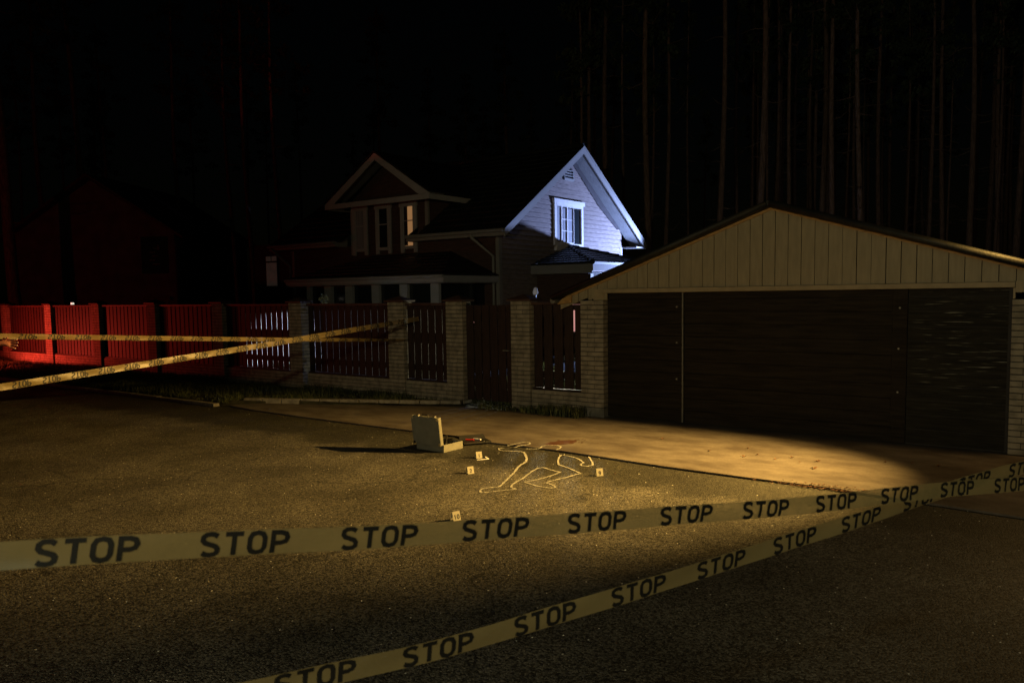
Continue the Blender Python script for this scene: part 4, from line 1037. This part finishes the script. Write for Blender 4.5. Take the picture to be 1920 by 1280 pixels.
# ------------------------------------------------------------------ litter of leaves
LV = [[3.377, 9.333], [3.422, 8.748], [3.014, 9.516], [3.374, 9.062], [3.598, 9.106], [2.07, 10.662], [3.017, 9.918], [4.845, 8.764], [4.621, 8.92], [2.825, 9.434], [4.348, 8.996], [3.157, 9.256], [2.489, 9.785]]
for i, (x, y) in enumerate(LV):
    s = random.uniform(.02, .045)*(1.5 if i in (0, 1) else 1)
    t = thing("fallen_leaf", "curled dead leaf lying on the concrete driveway before the garage doors", "leaf", (x, y, .026), random.random()*6, "dead leaves scattered on the driveway")
    m = MB(); P = []
    for a in range(9):
        an = a/8*6.283; rr_ = s*(.75+.35*math.cos(an*5)); P.append((math.cos(an)*rr_, math.sin(an)*rr_*.7, .004+.012*abs(math.cos(an))))
    for a in range(8): m.q((0, 0, .003), P[a], P[a+1])
    m.build("blade", "leaf", t)
m = MB()
for k in range(420):
    u = random.gauss(4.25, .28); v = -2.80+random.gauss(0, .035)-(.02 if u < 4 else 0); p = W(u, v); s = random.uniform(.006, .018); a = random.random()*6.28
    z = .027 if v > -2.79 else .008
    z += random.random()*.012
    m.q((p.x-math.cos(a)*s, p.y-math.sin(a)*s, z), (p.x+math.sin(a)*s*.5, p.y-math.cos(a)*s*.5, z+.004), (p.x+math.cos(a)*s, p.y+math.sin(a)*s, z+.002), (p.x-math.sin(a)*s*.5, p.y+math.cos(a)*s*.5, z+.006))
for k in range(160):
    u = random.uniform(-6, 3.4); v = -2.63+random.gauss(0, .03); p = W(u, v); s = random.uniform(.005, .014); a = random.random()*6.28
    m.q((p.x-math.cos(a)*s, p.y-math.sin(a)*s, .006), (p.x+math.sin(a)*s*.5, p.y-math.cos(a)*s*.5, .01), (p.x+math.cos(a)*s, p.y+math.sin(a)*s, .008), (p.x-math.sin(a)*s*.5, p.y+math.cos(a)*s*.5, .012))
for k in range(520):
    x, y = random.uniform(-6, 5), random.uniform(2.5, 12.5); s = random.uniform(.002, .011); a = random.random()*6.28
    if (Vector((x, y, 0))-A0).dot(VX) > -2.85: continue
    e = random.uniform(.15, .6); ca_, sa_ = math.cos(a)*s, math.sin(a)*s
    m.q((x-ca_, y-sa_, .004), (x+sa_*e, y-ca_*e, .007), (x+ca_, y+sa_, .005), (x-sa_*e, y+ca_*e, .008))
o = m.build("leaf_litter", "leaf"); o['kind'] = 'stuff'; o['label'] = "reddish litter of leaf scraps along the driveway edge and on the asphalt"

# ------------------------------------------------------------------ person at the left edge, one hand reaching out under the tape
def skinned(name, verts, edges, radii, matn, parent, sub=1, root=0):
    me = bpy.data.meshes.new(name); me.from_pydata(verts, edges, []); me.update()
    o = bpy.data.objects.new(name, me); COL.objects.link(o)
    md = o.modifiers.new("skin", 'SKIN'); md.use_smooth_shade = True
    if not me.skin_vertices: me.skin_vertices.new(name="")
    for i, r in enumerate(radii):
        sv = me.skin_vertices[0].data[i]; sv.radius = r if isinstance(r, tuple) else (r, r); sv.use_root = (i == root)
    ss = o.modifiers.new("sub", 'SUBSURF'); ss.levels = sub; ss.render_levels = sub
    dg = bpy.context.evaluated_depsgraph_get(); ev = o.evaluated_get(dg); m2 = bpy.data.meshes.new_from_object(ev)
    bpy.data.objects.remove(o); m2.name = name; m2.materials.clear(); m2.materials.append(MT[matn])
    o = bpy.data.objects.new(name, m2); COL.objects.link(o); o.parent = parent; return o
pr = thing("person", "person in dark jacket outside the left edge reaching a hand under the tape", "person", (-6.62, 9.0, 0), 0)
# local: +x is to the right of the picture (towards the hand); wrist around (.72, 0, 1.6)
V = []; E_ = []; RD = []
def nv(p, r, par=None):
    V.append(p); RD.append(r)
    if par is not None: E_.append((par, len(V)-1))
    return len(V)-1
pel = nv((0, 0, .96), (.15, .11))
wai = nv((0, 0, 1.12), (.13, .10), pel); che = nv((0, 0, 1.34), (.16, .11), wai); nb_ = nv((0, 0, 1.50), (.07, .07), che); nk = nv((0.01, 0, 1.57), (.055, .055), nb_)
hd = nv((.02, 0, 1.66), (.085, .09), nk); ht = nv((.02, 0, 1.76), (.075, .085), hd)
for s in (-1, 1):
    hp = nv((0, .10*s, .90), .09, pel); kn = nv((.03, .12*s, .50), .06, hp); an_ = nv((-.01, .12*s, .10), .042, kn); nv((.14, .13*s, .04), .035, an_)
sl = nv((0, .19, 1.44), .06, che); el = nv((.02, .26, 1.16), .045, sl); wr = nv((.12, .25, .93), .03, el); nv((.15, .25, .82), .032, wr)
sr = nv((0.02, -.19, 1.45), .06, che); er = nv((.34, -.16, 1.47), .045, sr); wr2 = nv((.70, -.03, 1.575), .030, er)
pal = nv((.79, 0, 1.565), (.045, .022), wr2); 
for k, (dz, L, dz2) in enumerate(((.036, .082, .016), (.012, .09, .004), (-.012, .082, -.006), (-.036, .058, -.018))):
    a = nv((.83, .0, 1.56+dz), .012, pal); b = nv((.83+L*.55, -.004, 1.56+dz+dz2*.5), .0095, a); nv((.83+L, .004, 1.56+dz+dz2), .008, b)
th_ = nv((.77, .0, 1.61), .013, pal); nv((.81, -.01, 1.635), .010, th_)
body = skinned("body", V, E_, RD, "skin", pr, 2)
for k, (dz, L, dz2) in enumerate(((.036, .082, .016), (.012, .09, .004), (-.012, .082, -.006), (-.036, .058, -.018))):
    m = MB(); x = .83+L-.006; z = 1.56+dz+dz2; m.box(x-.008, x+.006, -.010, -.004, z-.005, z+.005); bevel(m.build("fingernail", "nail", pr), .002)
# jacket, trousers, hair, shoes
Vj = [(0, 0, .90), (0, 0, 1.12), (0, 0, 1.36), (0, 0, 1.51), (0, .21, 1.45), (.02, .27, 1.16), (.11, .255, .95), (.02, -.21, 1.455), (.34, -.17, 1.47), (.62, -.06, 1.55)]
Ej = [(0, 1), (1, 2), (2, 3), (2, 4), (4, 5), (5, 6), (2, 7), (7, 8), (8, 9)]
skinned("jacket", Vj, Ej, [(.19, .15), (.17, .13), (.19, .14), (.085, .085), .085, .065, .052, .085, .066, .055], "cloth", pr, 2, 0)
Vt = [(0, 0, .98), (0, .10, .88), (.03, .12, .50), (-.01, .12, .10), (0, -.10, .88), (.03, -.12, .50), (-.01, -.12, .10)]
skinned("trousers", Vt, [(0, 1), (1, 2), (2, 3), (0, 4), (4, 5), (5, 6)], [(.17, .13), .115, .085, .07, .115, .085, .07], "trousers", pr, 2, 0)
m = MB()
for s in (-1, 1): m.box(-.07, .20, .12*s-.05, .12*s+.05, 0, .08)
bevel(m.build("shoes", "black", pr), .03, 3)
me = MB()
for i in range(9):
    for j in range(14):
        a, b = math.pi*.55*i/8, 2*math.pi*j/14
        rr2 = .108+.006*random.random()
        me.v.append((.005+math.sin(a)*math.cos(b)*rr2*.95, math.sin(a)*math.sin(b)*rr2*.95, 1.735+math.cos(a)*rr2*1.05))
for i in range(8):
    for j in range(14):
        j2 = (j+1) % 14; 
        if i > 5 and (j < 3 or j > 10): continue
        me.f.append((i*14+j, i*14+j2, (i+1)*14+j2, (i+1)*14+j)); me.m.append(0)
me.build("hair", "hair", pr, smooth=True)
m = MB(); m.tube([(.115, 0, 1.70), (.135, 0, 1.672), (.118, 0, 1.66)], [.010, .016, .008], 6)
m.build("nose", "skin", pr, smooth=True)
for s in (-1, 1):
    m = MB(); m.tube([(.098, .035*s, 1.708), (.108, .035*s, 1.708)], [.013, .009], 8); m.build("eye", "shedwhite", pr)
    m = MB(); m.tube([(.02, .094*s, 1.665), (.022, .104*s, 1.70)], [.012, .018], 6); m.build("ear", "skin", pr)
m = MB(); m.tube([(.105, -.026, 1.632), (.112, 0, 1.630), (.105, .026, 1.632)], [.004, .007, .004], 6); m.build("mouth", "blood", pr)
